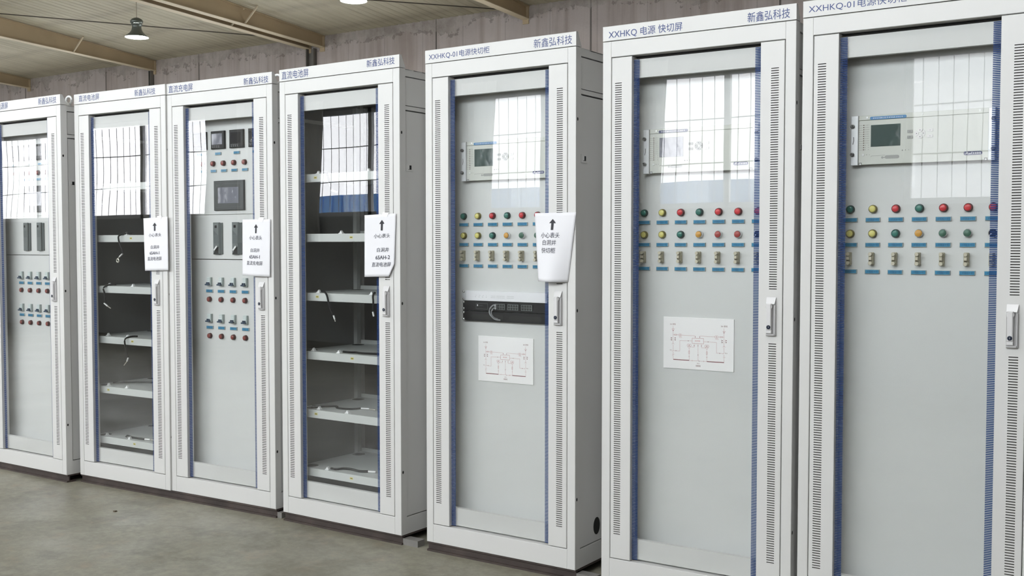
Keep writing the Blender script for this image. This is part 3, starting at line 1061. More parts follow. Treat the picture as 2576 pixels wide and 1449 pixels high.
def lamp(t, x, z, colour, big=False):
    le, bo = LENS[colour]
    def body():
        return MB().lathe([(.0152, PY), (.0152, PY - .004), (.0140, PY - .005), (.0138, PY - .0125), (.0128, PY - .0138)], 0, 0, 28).mesh('indicator_lamp', [bo])
    def lens():
        return MB().lathe([(.0116, PY - .0137), (.0110, PY - .0152), (.007, PY - .0160), (.0001, PY - .0163)], 0, 0, 28).mesh('lens', [le])
    o = put('indicator_lamp', cached(('il', colour), body), t, (x, 0, z))
    put('lens', cached(('ll', colour), lens), o, label=colour.replace('brick', 'brick red') + ' lens')


def push(t, x, z, colour):
    le, bo = LENS[colour]
    def body():
        return MB().lathe([(.0152, PY), (.0152, PY - .004), (.0138, PY - .009), (.0142, PY - .012), (.0115, PY - .0135)], 0, 0, 10).mesh('push_button', [bo])
    def cap():
        return MB().lathe([(.0124, PY - .0125), (.0122, PY - .0155), (.0112, PY - .0165), (.0001, PY - .0168)], 0, 0, 28).mesh('button_cap', [le])
    o = put('push_button', cached(('pb', colour), body), t, (x, 0, z))
    put('button_cap', cached(('bc', colour), cap), o, label=colour.replace('cap', '') + ' cap')


def selector(t, x, z):
    def body():
        return MB().lathe([(.0155, PY), (.0155, PY - .005), (.0135, PY - .007), (.0130, PY - .013), (.012, PY - .014)], 0, 0, 24).lathe([(.0158, PY - .002), (.0160, PY - .006), (.015, PY - .0085)], 0, 0, 24, 1).mesh('selector_switch', [BLACK, CHROME])
    def knob():
        b = MB()
        b.prism([(-.010, -.004), (-.004, -.010), (.010, .004), (.004, .010)], PY - .024, PY - .0135, 0)
        b.line(-.008, -.008, .001, .001, .0022, PY - .0244, 1)
        return b.mesh('selector_knob', [BLACK, WHITEINK])
    o = put('selector_switch', cached('sel', body), t, (x, 0, z))
    put('selector_knob', cached('selk', knob), o)


SEED = [0]


def name_tag(t, x, z, w=.052, h=.0158):
    SEED[0] += 1
    k = SEED[0] % 9
    def make():
        b = MB()
        b.cbox(-w / 2, w / 2, PY - .0060, PY, -h / 2, h / 2, .0012, 0)
        b.quad(-w / 2 + .002, w / 2 - .002, -h / 2 + .0018, h / 2 - .0018, PY - .0062, 1)
        b.scribble(-w * .33, w * .33, -h * .17, h * .17, PY - .0064, k, 2, 6)
        return b.mesh('name_tag', [TAGRIM, TAG, TAGINK])
    put('name_tag', cached(('tag', w, h, k), make), t, (x, 0, z))


def link_switch(t, x, z):
    def base():
        b = MB()
        b.rrect(-.0085, .0085, -.0235, .0235, .004, PY - .014, PY, 0)
        b.cbox(-.0075, -.0045, PY - .020, PY - .014, -.008, .008, .001)
        b.cbox(.0045, .0075, PY - .020, PY - .014, -.008, .008, .001)
        return b.mesh('link_switch', [BEIGE])
    def cap():
        return MB().lathe([(.0045, PY - .013), (.0045, PY - .020), (.0070, PY - .0205), (.0070, PY - .028), (.0060, PY - .0295)], 0, 0, 14).mesh('terminal_cap', [BEIGE2])
    def bar():
        return MB().cbox(-.0052, .0052, PY - .028, PY - .012, -.0058, .0058, .001).mesh('link_bar', [BEIGE2])
    o = put('link_switch', cached('ls', base), t, (x, 0, z))
    put('terminal_cap', cached('lc', cap), o, (0, 0, .0165))
    put('terminal_cap', cached('lc', cap), o, (0, 0, -.0165))
    put('link_bar', cached('lb', bar), o, (0, 0, .001))


def breaker(t, x, z):
    """two-pole miniature breaker showing through the panel; x = left edge of its front, z = centre"""
    def body():
        b = MB()
        b.box(0, .030, .0665, PY, -.0235, .0235, 1)
        b.cbox(-.0005, .0262, .0610, .0670, -.0235, .0235, .002, 0)
        b.scribble(.003, .022, .016, .0185, .0607, 3, 2, 7)
        b.quad(.007, .009, .006, .009, .0607, 2)
        b.quad(.0165, .0185, .006, .009, .0607, 2)
        return b.mesh('circuit_breaker', [BRKW, BRKSIDE, GREYINK])

    def lev():
        b = MB()
        for a in (.0025, .0145):
            b.add([(a, .0605, -.004), (a + .008, .0605, -.004), (a + .009, .0605, -.017), (a - .002, .0605, -.017), (a + .002, .0535, -.003), (a + .006, .0535, -.003), (a + .008, .0525, -.016), (a - .001, .0525, -.016)],
                  [(4, 5, 6, 7), (0, 4, 7, 3), (1, 2, 6, 5), (0, 1, 5, 4), (3, 7, 6, 2)])
        b.rrect(-.004, .0275, -.0205, -.0125, .0035, .0505, .0608)
        return b.mesh('toggle_lever', [LEVER])
    o = put('circuit_breaker', cached('cb', body), t, (x, 0, z))
    put('toggle_lever', cached('cbl', lev), o, label='dark blue lever')


def relay(t, strip_mat, film):
    y = .050
    b = MB()
    b.box(.172, .645, y + .006, PY, 1.666, 1.836, 0)
    b.cbox(.1912, .6258, y, y + .006, 1.6635, 1.8215, .0008, 0)
    b.cbox(.1912, .6258, y, y + .006, 1.8228, 1.8395, .0008, 0)
    yy = y - .0003
    # hinged cover screws and corner notches
    for sx, sz in ((.2205, 1.832), (.411, 1.8325), (.598, 1.8325)):
        b.disc(sx, sz, .0028, y - .0012, y, 2, 10)
    for sx in (.1925, .613):
        b.quad(sx, sx + .011, 1.664, 1.671, yy, 1)
        b.disc(sx + .0055, 1.6655, .0028, y - .001, y, 2, 10)
    for i in range(12):
        z = 1.8046 - i * (1.8046 - 1.717) / 11
        b.quad(.1915, .2065, z - .0004 - .0008, z + .0004 - .0008, yy, 1)
        if i < 9:
            b.scribble(.2135, .2285, z - .0016, z + .0016, yy, i + 5, 1, 4)
        else:
            b.quad(.2135, .2160, z - .001, z + .001, yy, 1)
            b.quad(.2255, .2275, z - .001, z + .001, yy, 1)
    # knife-shaped grey print and thin line
    b.line(.237, 1.6935, .285, 1.6945, .0010, yy, 1)
    b.line(.237, 1.6935, .2345, 1.690, .0010, yy, 1)
    b.quad(.219, .2215, 1.6975, 1.7, yy, 1)
    b.quad(.2285, .231, 1.6978, 1.6993, yy, 1)
    for i in range(3):
        b.disc(.3444 + i * .0105, 1.7091 + i * .0003, .0022 - .0005 * i, y - .0006, y, 1, 10)
    o = b.build('protection_relay', [RELAYF, GREYINK, SCREW], t)
    # side brackets with thumbscrews
    for x0, x1, sx in ((.1650, .1908, .1712), (.6262, .6482, .6428)):
        q = MB()
        q.cbox(x0, x1, y - .006, PY, 1.6615, 1.8395, .0015)
        for k in range(22):
            z = 1.669 + k * .0077
            q.quad(x0 + .004, x1 - .001, z, z + .0008, y - .0062, 0)
        if x0 < .3:
            q.line(.1745, 1.764, .1755, 1.751, .0022, y - .0064, 1)
            q.line(.1755, 1.751, .1722, 1.737, .0022, y - .0064, 1)
        q.build('bracket', [BRACKET, BLACKINK], o)
        for sz in (1.8015, 1.7005):
            MB().lathe([(.0072, y - .004), (.0072, y - .013), (.006, y - .0145), (.0028, y - .0145), (.0026, y - .0125), (.0001, y - .0125)], sx, sz, 18).build('thumbscrew', [DARKSTEEL], o)
    MB().cbox(.2343, .337, y - .0008, y + .001, 1.7262, 1.8038, .0006).build('display', [LCD if film != 'navy' else FILMSCREEN], o, label='dark display under protective film')
    q = MB()
    q.rrect(.2305, .3572, 1.8227, 1.8337, .005, y - .0008, y)
    q.scribble(.240, .345, 1.8255, 1.8305, y - .0010, 77, 1, 17)
    q.build('title_strip', [strip_mat, WHITEINK], o)
    q = MB()
    q.rrect(.5476, .6072, 1.6820, 1.6945, .0058, y - .0008, y)
    # script-like white mark with four small characters
    for p0, p1 in (((.5545, 1.6850), (.5600, 1.6930)), ((.5560, 1.6925), (.5620, 1.6915)), ((.5615, 1.6915), (.5575, 1.6885)), ((.5575, 1.6885), (.5630, 1.6850)),
                   ((.5630, 1.6850), (.5680, 1.6880)), ((.5680, 1.6880), (.5660, 1.6850)), ((.5660, 1.6850), (.5720, 1.6870)), ((.5745, 1.6930), (.5715, 1.6850))):
        q.line(p0[0], p0[1], p1[0], p1[1], .0013, y - .0010, 1)
    q.scribble(.5770, .6030, 1.6850, 1.6915, y - .0010, 12, 1, 4)
    q.build('maker_badge', [BADGE, WHITEINK], o)
    q = MB()
    q.rrect(.284, .334, 1.6815, 1.6940, .006, y - .0006, y)
    q.disc(.2755, 1.6868, .0042, y - .0006, y, 0, 12)
    q.quad(.2755, .288, 1.6848, 1.6888, y - .0005, 0)
    q.build('grey_key_mark', [RELAYBTN], o)
    for i in range(12):
        z = 1.8046 - i * (1.8046 - 1.717) / 11
        put('status_led', cached('led', lambda: MB().lathe([(.0019, y), (.0017, y - .0012), (.0001, y - .0018)], 0, 0, 10).mesh('status_led', [LEDM])), o, (.2090, 0, z))
    MB().lathe([(.0050, y), (.0050, y - .001), (.0040, y - .002), (.0001, y - .0026)], .208, 1.6986, 16).build('reset_button', [WHITE], o)
    for kx, kz, km in ((.3697, 1.7743, RELAYBTN), (.3697, 1.7542, RELAYBTN), (.4372, 1.7747, RELAYBTN2), (.4369, 1.7543, RELAYBTN2)):
        MB().rrect(kx - .0095, kx + .0095, kz - .0050, kz + .0050, .0018, y - .0018, y).quad(kx - .002, kx + .002, kz - .0005, kz + .0005, y - .0020, 1).build('key', [km, BLACKINK], o)
    for k in range(4):
        a0 = math.radians(45 + 90 * k + 8)
        a1 = math.radians(135 + 90 * k - 8)
        pts = []
        for i in range(9):
            a = a0 + (a1 - a0) * i / 8
            pts.append((.4035 + .0172 * math.cos(a), 1.7650 + .0172 * math.sin(a)))
        am = (a0 + a1) / 2
        for i in range(5):
            a = a1 + (a0 - a1) * i / 4
            rr = .0052
            pts.append((.4035 + rr * math.cos(a), 1.7650 + rr * math.sin(a)))
        q = MB().prism(pts, y - .0020, y, 0)
        q.disc(.4035 + .0115 * math.cos(am), 1.765 + .0115 * math.sin(am), .0016, y - .0024, y - .0019, 1, 8)
        q.build('arrow_key', [RELAYBTN if film != 'pale' else RELAYBTN2, BLACKINK], o)
    return o


LEDM = mat('unlit_red_led', (0.10, 0.035, 0.03), 0.3)
LX = [.1590 + .0805 * i for i in range(7)]


def transfer_controls(t, row1, row2, dx):
    LX_ = [x + dx for x in LX]
    for x, c_ in zip(LX_, row1):
        lamp(t, x, 1.5055, c_)
    for x, c_ in zip(LX_, row2):
        if c_ == 'sel':
            selector(t, x, 1.4175)
        elif c_.endswith('cap') or c_ == 'orange':
            push(t, x, 1.4175, c_)
        else:
            lamp(t, x, 1.4175, c_)
    for x in LX_:
        link_switch(t, x - .002, 1.3272)
        for z in (1.4672, 1.3770, 1.2803):
            name_tag(t, x, z)


def diagram(t, x0, x1, z0, z1):
    y = PY - .004
    o = MB().cbox(x0, x1, y, PY, z0, z1, .0008).build('circuit_diagram_board', [BOARD], t, label='white board with a red circuit diagram')
    d = MB()
    yy = y - .0003
    sx, sz = (x1 - x0) / 1515., (z1 - z0) / 1.0

    def P(px, py):
        u = (px - 158) / 1515.
        v = (py - 145 - 45 * u) / (1095 + 50 * u)
        return x0 + (x1 - x0) * u, z1 - (z1 - z0) * v

    def L(pts, w=.0008, m=0):
        for a, b in zip(pts[:-1], pts[1:]):
            p, q = P(*a), P(*b)
            d.line(p[0], p[1], q[0], q[1], w, yy, m)

    def R(cx, cy, r, w=.0009):
        p = P(cx, cy)
        d.ring(p[0], p[1], r * sx, w, yy, 0, 16)

    def D(cx, cy, r=8):
        p = P(cx, cy)
        d.disc(p[0], p[1], r * sx, yy - .0001, yy, 1, 8)

    def T(s, px0, px1, py0, py1, m=1):
        a, b = P(px0, py1), P(px1, py0)
        d.text(s, a[0], b[0], a[1], b[1], yy, m)
    L([(373, 345), (373, 720)]); L([(345, 405), (400, 405), (373, 455), (345, 405)]); L([(345, 735), (373, 708), (400, 735)])
    L([(375, 740), (378, 870), (350, 890)]); L([(378, 895), (378, 950)]); L([(355, 945), (378, 965), (400, 945)]); L([(355, 985), (378, 965)]); L([(378, 985), (380, 1062)])
    L([(1468, 385), (1470, 780)]); L([(1443, 450), (1495, 450), (1468, 495), (1443, 450)]); L([(1443, 795), (1470, 765), (1497, 795)])
    L([(1470, 795), (1472, 915), (1445, 945)]); L([(1472, 955), (1472, 1010)]); L([(1450, 1005), (1472, 1030), (1495, 1005)]); L([(1472, 1045), (1472, 1122)])
    L([(373, 530), (490, 532)]); L([(400, 520), (455, 520), (455, 543), (400, 543), (400, 520)]); R(512, 536, 22); R(540, 538, 22); L([(562, 538), (855, 552), (855, 600)])
    L([(1470, 575), (1350, 572)]); L([(1385, 562), (1440, 562), (1440, 586), (1385, 586), (1385, 562)]); R(1295, 572, 22); R(1325, 573, 22); L([(1272, 570), (955, 555), (955, 602)])
    L([(790, 603), (1035, 608), (1037, 725), (788, 715), (790, 603)], .0011)
    L([(785, 662), (520, 655), (522, 880), (380, 872)]); L([(1040, 678), (1310, 690), (1312, 922), (1460, 928)])
    L([(917, 728), (920, 1085)]); L([(835, 722), (835, 797), (765, 792)]); L([(992, 730), (992, 808), (1075, 812)])
    for cx in (725, 1107):
        k = 0 if cx == 725 else 18
        R(cx - 20, 755 + k, 24); R(cx + 20, 757 + k, 24); R(cx, 790 + k, 24)
        L([(cx, 815 + k), (cx + 2, 1075 + k)]); L([(cx - 12, 875 + k), (cx + 12, 875 + k), (cx + 12, 935 + k), (cx - 12, 935 + k), (cx - 12, 875 + k)])
        L([(cx - 14, 990 + k), (cx, 1005 + k), (cx + 14, 990 + k)])
    L([(380, 1062), (728, 1082)], .0030, 1); L([(1107, 1105), (1472, 1125)], .0030, 1)
    L([(728, 1084), (900, 1092), (935, 1075)]); L([(940, 1097), (1105, 1104)]); L([(800, 1075), (785, 1087), (800, 1100)]); L([(1035, 1088), (1050, 1100), (1035, 1115)])
    for q in ((855, 575), (955, 578), (705, 661), (1133, 681), (437, 874), (1380, 926), (917, 768), (918, 965), (835, 765), (992, 770), (940, 1097), (373, 440), (1468, 482)):
        D(*q)
    for ax in (320, 402):
        for ay in (590, 630):
            L([(ax, ay), (ax + 30, ay + 12), (ax + 6, ay + 22)], .0016, 1)
    for ax in (1412, 1495):
        for ay in (638, 678):
            L([(ax, ay), (ax + 30, ay + 12), (ax + 6, ay + 22)], .0016, 1)
    T('1# 进线', 308, 428, 285, 318); T('2# 进线', 1402, 1538, 322, 358); T('母联柜', 870, 975, 1185, 1218)
    T('PT1', 512, 562, 578, 594, 0); T('PT2', 1292, 1350, 612, 630, 0); T('DL1', 305, 345, 850, 868, 1); T('DL2', 1490, 1540, 915, 932, 1); T('DL3', 900, 950, 1140, 1158, 1)
    p, q = P(850, 672), P(965, 652)
    d.scribble(p[0], q[0], p[1], q[1], yy, 4, 2, 6)
    d.build('circuit_lines', [REDINK, REDINK2, REDINK3], o, label='red circuit lines')


REDINK3 = mat('bright_red_ink', (0.55, 0.05, 0.06), 0.6)


# --- transfer cabinets -------------------------------------------------------
RT = '新鑫弘科技'
tE = shell('transfer_cabinet', 'E', 'grey transfer cabinet holding a black network switch, with a curling paper notice taped on', 'cabinet',
           ('XXHKQ-01电源快切柜', .0215, .3605, 2.2125, 2.2440), 0, (RT, .591, .781, 2.2105, 2.2485), 0.0)
tF = shell('transfer_cabinet', 'F', 'grey transfer cabinet with a white circuit diagram board and no paper notice taped on', 'cabinet',
           ('XXHKQ 电源 快切屏', .0258, .3488, 2.2075, 2.2430), 0, (RT, .613, .776, 2.2095, 2.2465), .003)
tG = shell('transfer_cabinet', 'G', 'grey transfer cabinet without a diagram board, at the end of the row beside another', 'cabinet',
           ('XXHKQ-01电源快切柜', .0205, .3632, 2.2135, 2.2440), 0, (RT, .591, .781, 2.2105, 2.2485), 0.0)
for t, strip_m, film in ((tE, STRIPBLUE, 'grey'), (tF, STRIPNAVY, 'navy'), (tG, STRIPBLUE, 'pale')):
    panel(t, [(.05, 2.12)])
    relay(t, strip_m, film).location.x = {'E': .005, 'F': -.004, 'G': 0}['EFG'[(tE, tF, tG).index(t)]]
transfer_controls(tE, ('green', 'yellow', 'red', 'green', 'red', 'red', 'red'), ('yellow', 'yellow', 'green', 'orange', 'greencap', 'greencap', 'sel'), .0045)
transfer_controls(tF, ('green', 'yellow', 'red', 'green', 'red', 'red', 'red'), ('yellow', 'yellow', 'green', 'orange', 'redcap', 'redcap', 'sel'), -.0045)
transfer_controls(tG, ('green', 'yellow', 'red', 'green', 'red', 'red', 'red'), ('yellow', 'yellow', 'green', 'orange', 'greencap', 'greencap', 'sel'), 0)
diagram(tE, .2440, .5430, .7600, .9645)
diagram(tF, .2430, .5435, .8795, 1.0870)
for t in (tD_ for tD_ in (tE, tF)):
    put('cable_grommet', GROM, t)

# rack equipment in the cabinet with the switch
y = .058
b = MB()
b.cbox(.1876, .6250, y - .004, PY, 1.1235, 1.1690, .0012, 0)
for i, a in enumerate((.2395, .260, .2795, .2995)):
    b.scribble(a, a + (.009 if i < 3 else .004), 1.1475, 1.1495, y - .0044, i, 1, 3)
    b.quad(a, a + .003, 1.1405, 1.1425, y - .0044, 1)
for a, e in ((.326, .352), (.357, .403), (.414, .453)):
    b.scribble(a, e, 1.1462, 1.1482, y - .0044, 9, 1, 9)
    b.scribble(a, e, 1.1392, 1.1412, y - .0044, 8, 1, 9)
su = b.build('rack_unit', [ALU, GREYINK], tE, label='bright silver rack unit')
MB().box(.1650, .1876, y, PY, 1.1235, 1.1690).build('rack_ear', [BRACKET], su)
b = MB()
b.cbox(.1665, .6350, y, PY, 1.0785, 1.1225, .001, 0)
b.box(.2415, .3067, y - .0006, y, 1.0872, 1.1124, 2)
b.box(.2425, .3057, y - .0008, y - .0004, 1.0882, 1.1114, 0)
b.quad(.2475, .2525, 1.100, 1.107, y - .0009, 3)
b.scribble(.259, .280, 1.101, 1.104, y - .0009, 21, 2, 6)
sw = b.build('network_switch', [BLACK, GREYINK, MGREY, WHITEINK], tE, label='black network switch')
for x0, x1, n in ((.3485, .4027, 4), (.4166, .4750, 4), (.4898, .5480, 4)):
    b = MB()
    b.cbox(x0, x1, y - .0045, y, 1.0865, 1.1127, .0008, 0)
    cw = (x1 - x0 - .004) / n
    for i in range(n):
        cx = x0 + .002 + cw * (i + .5)
        for cz, s in ((1.1058, 1), (1.0935, -1)):
            h = cw * .40
            b.add([(cx - h, y - .0048, cz - s * .0048), (cx + h, y - .0048, cz - s * .0048), (cx + h, y - .0048, cz + s * .0020), (cx + h * .45, y - .0048, cz + s * .0048), (cx - h * .45, y - .0048, cz + s * .0048), (cx - h, y - .0048, cz + s * .0020)],
                  [(0, 1, 2, 3, 4, 5) if s > 0 else (5, 4, 3, 2, 1, 0)], 1)
    b.build('port_block', [PORTM, RUBBER] if 'PORTM' in globals() else [MGREY, RUBBER], sw)
b = MB()
b.cbox(.1665, .6350, y, PY, 1.0320, 1.0765, .001, 0)
for x0, x1 in ((.2155, .3930), (.4203, .5970)):
    b.rrect(x0, x1, 1.0400, 1.0625, .010, y - .0006, y, 1)
cm = b.build('cable_manager', [BLACK, RUBBER], tE, label='black blanking panel with two oblong openings')
for par, zs in ((su, (1.130, 1.164)), (sw, (1.087, 1.116)), (cm, (1.039, 1.069))):
    for z in zs:
        MB().lathe([(.0058, y), (.0058, y - .003), (.0048, y - .0055), (.0001, y - .006)], .1725, z, 14).build('rack_screw', [SCREW], par)
b = MB()
b.tube([(.356, .055, 1.108), (.345, .045, 1.106), (.334, .036, 1.090), (.336, .032, 1.070), (.348, .034, 1.055), (.362, .040, 1.044), (.380, .052, 1.041)], .0034, 8)
b.tube([(.358, .055, 1.096), (.349, .046, 1.094), (.343, .038, 1.082), (.343, .036, 1.066), (.352, .042, 1.052), (.364, .054, 1.046)], .0030, 8)
b.box(.352, .362, .044, .0545, 1.101, 1.110)
b.box(.352, .362, .044, .0545, 1.089, 1.098)
X, Y, r = CAB['E']
o = b.build('patch_cable', [PATCH])
o.location = cabpt('E', -.013, .020, -.0015)
o.rotation_euler = (0, 0, r)
tag(o, 'grey patch cable looped from the first ports of the black network switch', 'cable')


# --- charger and power cabinets ---------------------------------------------
def meter(t, x, screen):
    o = MB().cbox(x, x + .107, .0635, PY, 1.8930, 1.9905, .003).build('panel_meter', [BLACK], t)
    b = MB()
    b.quad(x + .010, x + .090, 1.917, 1.976, .0632, 0)
    b.build('meter_screen', [screen], o)
    b = MB()
    for i in range(4):
        b.quad(x + .014 + i * .015, x + .024 + i * .015, 1.9095, 1.9110, .0631, 0)
        b.quad(x + .017 + i * .015, x + .022 + i * .015, 1.9015, 1.9045, .0631, 0)
    b.build('key_marks', [GREYINK2], o)


GREYINK2 = mat('pale_grey_print', (0.35, 0.35, 0.36), 0.5)


def touchscreen(t, dx, dz):
    x0, x1, z0, z1 = .2925 + dx, .5240 + dx, 1.5600 + dz, 1.7215 + dz
    b = MB()
    b.cbox(x0, x1, .0635, PY, z0, z1, .003)
    for p in ((x0 + .018, z1 - .030, x0 + .060, z1 - .030), (x0 + .060, z1 - .030, x0 + .075, z1 - .018), (x0 + .075, z1 - .018, x1 - .02, z1 - .018), (x1 - .02, z1 - .018, x1 - .02, z0 + .018),
              (x1 - .02, z0 + .018, x0 + .018, z0 + .018), (x0 + .018, z0 + .018, x0 + .018, z1 - .030)):
        b.line(*p, .0008, .0631, 1)
    b.scribble(x0 + .020, x0 + .052, z1 - .026, z1 - .021, .0631, 31, 1, 5)
    o = b.build('touch_screen', [DGREY, MGREY], t)
    MB().cbox(x0 + .035, x0 + .193, .0627, .066, z0 + .038, z0 + .125, .0006).build('display', [FILMSCREEN], o, label='grey display under plastic film')


def module_c(t, x, dz=0.0):
    z0, z1 = 1.3213 + dz, 1.4967 + dz
    b = MB()
    b.box(x + .004, x + .066, .069, PY, z0 + .002, z1 - .002, 0)
    # sculpted front: flat face, slanted shoulder
    b.cbox(x, x + .050, .061, .0695, z0, z1, .004, 0)
    b.add([(x + .050, .063, z0 + .003), (x + .066, .071, z0 + .003), (x + .066, .071, z1 - .003), (x + .050, .063, z1 - .003)], [(0, 1, 2, 3)], 1)
    b.add([(x + .005, .0606, z0 + .060), (x + .044, .0606, z0 + .060), (x + .044, .0606, z0 + .104), (x + .005, .0606, z0 + .134)], [(0, 1, 2, 3)], 1)
    k = z0 + .062
    while k < z0 + .108:
        b.quad(x + .007, x + .042, k, k + .0014, .0603, 0)
        k += .0036
    b.add([(x + .003, .0606, z0 + .004), (x + .044, .0606, z0 + .004), (x + .044, .0606, z0 + .046)], [(0, 1, 2)], 2)
    o = b.build('rectifier_module', [MGREY, MGREY2, BLACK], t)
    MB().cbox(x + .016, x + .032, .0598, .062, z1 - .030, z1 - .016, .0006).build('module_display', [BLACKGLOSS], o)
    q = MB()
    q.add([(x + .012, .054, z0 + .026), (x + .018, .054, z0 + .020), (x + .040, .054, z0 + .042), (x + .034, .054, z0 + .049),
           (x + .012, .0612, z0 + .026), (x + .018, .0612, z0 + .020), (x + .040, .0612, z0 + .042), (x + .034, .0612, z0 + .049)],
          [(0, 1, 2, 3), (0, 4, 5, 1), (1, 5, 6, 2), (2, 6, 7, 3), (3, 7, 4, 0)])
    q.build('release_lever', [WHITE], o, label='white release lever')


def module_a(t, x):
    z0, z1 = 1.3363, 1.5106
    b = MB()
    b.box(x + .003, x + .064, .069, PY, z0 + .002, z1 - .002, 1)
    b.cbox(x, x + .046, .061, .0695, z0, z1, .003, 0)
    b.quad(x + .006, x + .038, z0 + .085, z0 + .127, .0607, 1)
    k = z0 + .088
    while k < z0 + .126:
        b.quad(x + .008, x + .036, k, k + .0014, .0604, 0)
        k += .0036
    o = b.build('rectifier_module', [MGREY, MGREY2], t)
    MB().cbox(x + .010, x + .022, .0598, .062, z1 - .030, z1 - .016, .0006).build('module_display', [BLACKGLOSS], o)


def dc_controls(t, dx, dz, kind):
    for i in range(4):
        meter(t, .1305 + .1430 * i + dx, FILMSCREEN if i == 1 else BLACKGLOSS)
        name_tag(t, .181 + .1430 * i + dx, 1.8685, .046, .0150)
    for i in range(5):
        lamp(t, .2040 + .0803 * i + dx, 1.8155, 'brick')
        name_tag(t, .2065 + .0803 * i + dx, 1.7755, .044, .0150)
    touchscreen(t, dx, dz)
    if kind == 'C':
        for x in (.2850, .4315, .5780):
            module_c(t, x)
    else:
        for x in (.2990, .4410, .5830):
            module_a(t, x)
    for row, (zb, zl, zt) in enumerate(((1.1735, 1.0763, 1.1220), (.9725, .8755, .9217))):
        for i in range(4):
            breaker(t, .2325 + .0921 * i + dx, zb + dz * .7)
            lamp(t, .2435 + .0919 * i + dx, zl + dz, 'brick')
            name_tag(t, .2432 + .0923 * i + dx, zt + dz, .052, .0170)


tC = shell('charger_cabinet', 'C', 'grey charger cabinet with black meters and a touch screen, joined flush to a battery cabinet', 'cabinet',
           ('直流充电屏', .0172, .2105, 2.2085, 2.2485), 0, (RT, .597, .7755, 2.2070, 2.2430), .003)
panel(tC, [(.05, 1.2925), (1.2965, 1.5385), (1.5405, 2.12)])
dc_controls(tC, 0, 0, 'C')
tA = shell('power_cabinet', 'A', 'grey power cabinet with breakers and brick red lamps, cut off by the photo edge', 'cabinet',
           ('直流电源屏', .066, .2603, 2.2120, 2.2530), 0, (RT, .5806, .7630, 2.2115, 2.2515), .002)
panel(tA, [(.05, 1.3085), (1.3120, 1.5510), (1.5530, 2.12)])
dc_controls(tA, .012, .0148, 'A')
for t in (tA, tC):
    for ex in (.745, .055):
        for ey in (.095, .50):
            put('lifting_eye', EYE, t, (ex, ey, CH - .0015))

# the mounting panels sit 95 mm behind the door face
SKIP = ('frame', 'nameplate', 'door', 'side', 'upper', 'back', 'roof', 'base', 'screw', 'lifting', 'cable_grommet')
for t, ddx in ((tA, -.033), (tC, -.0228), (tE, -.0130), (tF, -.0090), (tG, -.0055)):
    for o in t.children:
        if o.name.startswith(SKIP):
            continue
        zc = o.location.z + sum(v[2] for v in o.bound_box) / 8 if o.data else o.location.z
        k = 0 if o.name.startswith('mounting') else 1
        o.location.x += ddx * k
        o.location.y += .020
        o.location.z += (zc - 1.383) * .0051 * k

# --- battery cabinets --------------------------------------------------------
SZ = [1.732, 1.4308, 1.1318, .8330, .5350, .2345]


def shelf_mesh():
    b = MB()
    b.cbox(.050, .750, .060, .072, -.041, 0, .0015)
    b.box(.050, .750, .072, .540, -.004, 0)
    b.box(.050, .750, .536, .540, -.03, .02)
    b.box(.052, .064, .072, .54, -.03, -.004)
    b.box(.736, .748, .072, .54, -.03, -.004)
    for hx, hy in ((.105, .105), (.10, .46), (.62, .46)):
        b.add([(hx + .034 * math.cos(k * math.pi / 12), hy + .034 * math.sin(k * math.pi / 12), .0006) for k in range(24)], [tuple(range(24))], 1)
    return b.mesh('battery_shelf', [SHELF, RUBBER])


def clip_mesh():
    b = MB()
    b.box(-.012, .012, -.010, .010, 0, .003)
    b.add([(-.010, -.006, .003), (.010, -.006, .003), (0, -.006, .016), (-.010, .006, .003), (.010, .006, .003), (0, .006, .016)],
          [(0, 1, 2), (5, 4, 3), (1, 4, 5, 2), (0, 2, 5, 3)])
    return b.mesh('cable_clip', [WHITE])


SHM_, CLM_ = shelf_mesh(), clip_mesh()
STK = MB()
STK.quad(-.010, .010, -.0055, .0055, .0594, 0)
STK.quad(-.007, .007, -.0016, .0016, .0590, 1)
STK = STK.mesh('shelf_sticker', [YELLOW, BLACKINK])
RAIL = MB()
for xx in (.012, .762):
    for yy in (.062, .52):
        RAIL.box(xx, xx + .026, yy, yy + .030, .08, 2.12)
RAIL = RAIL.mesh('upright_rail', [SHELF])
SIDEIN = MB().box(.0101, .0125, .046, CDEP - .042, .085, 2.16, 1).box(.7875, .7899, .046, CDEP - .042, .085, 2.16, 1).box(.0125, .7875, CDEP - .012, CDEP - .008, .02, 2.16).mesh('shaded_lining', [INNER, INNER2])  # dark sheets laid over the inner walls in place of shade


SHADEPLATE = MB().box(.03, .77, .090, .094, .03, .228).mesh('shade_plate', [BLACK])  # added black plate standing for the dark void below the shelf


def battery(t, stickers, clips):
    put('upright_rail', RAIL, t)
    put('shaded_lining', SIDEIN, t, label='inner sheet coloured dark for shade')
    put('shade_plate', SHADEPLATE, t, label='added black plate for the shade under the bottom shelf')
    for i, z in enumerate(SZ):
        s = put('battery_shelf', SHM_, t, (0, 0, z))
        for sx in stickers.get(i, ()):
            put('shelf_sticker', STK, s, (sx, 0, -.019), label='small yellow sticker')
        for cx, cy in clips.get(i, ()):
            put('cable_clip', CLM_, s, (cx, cy, 0))


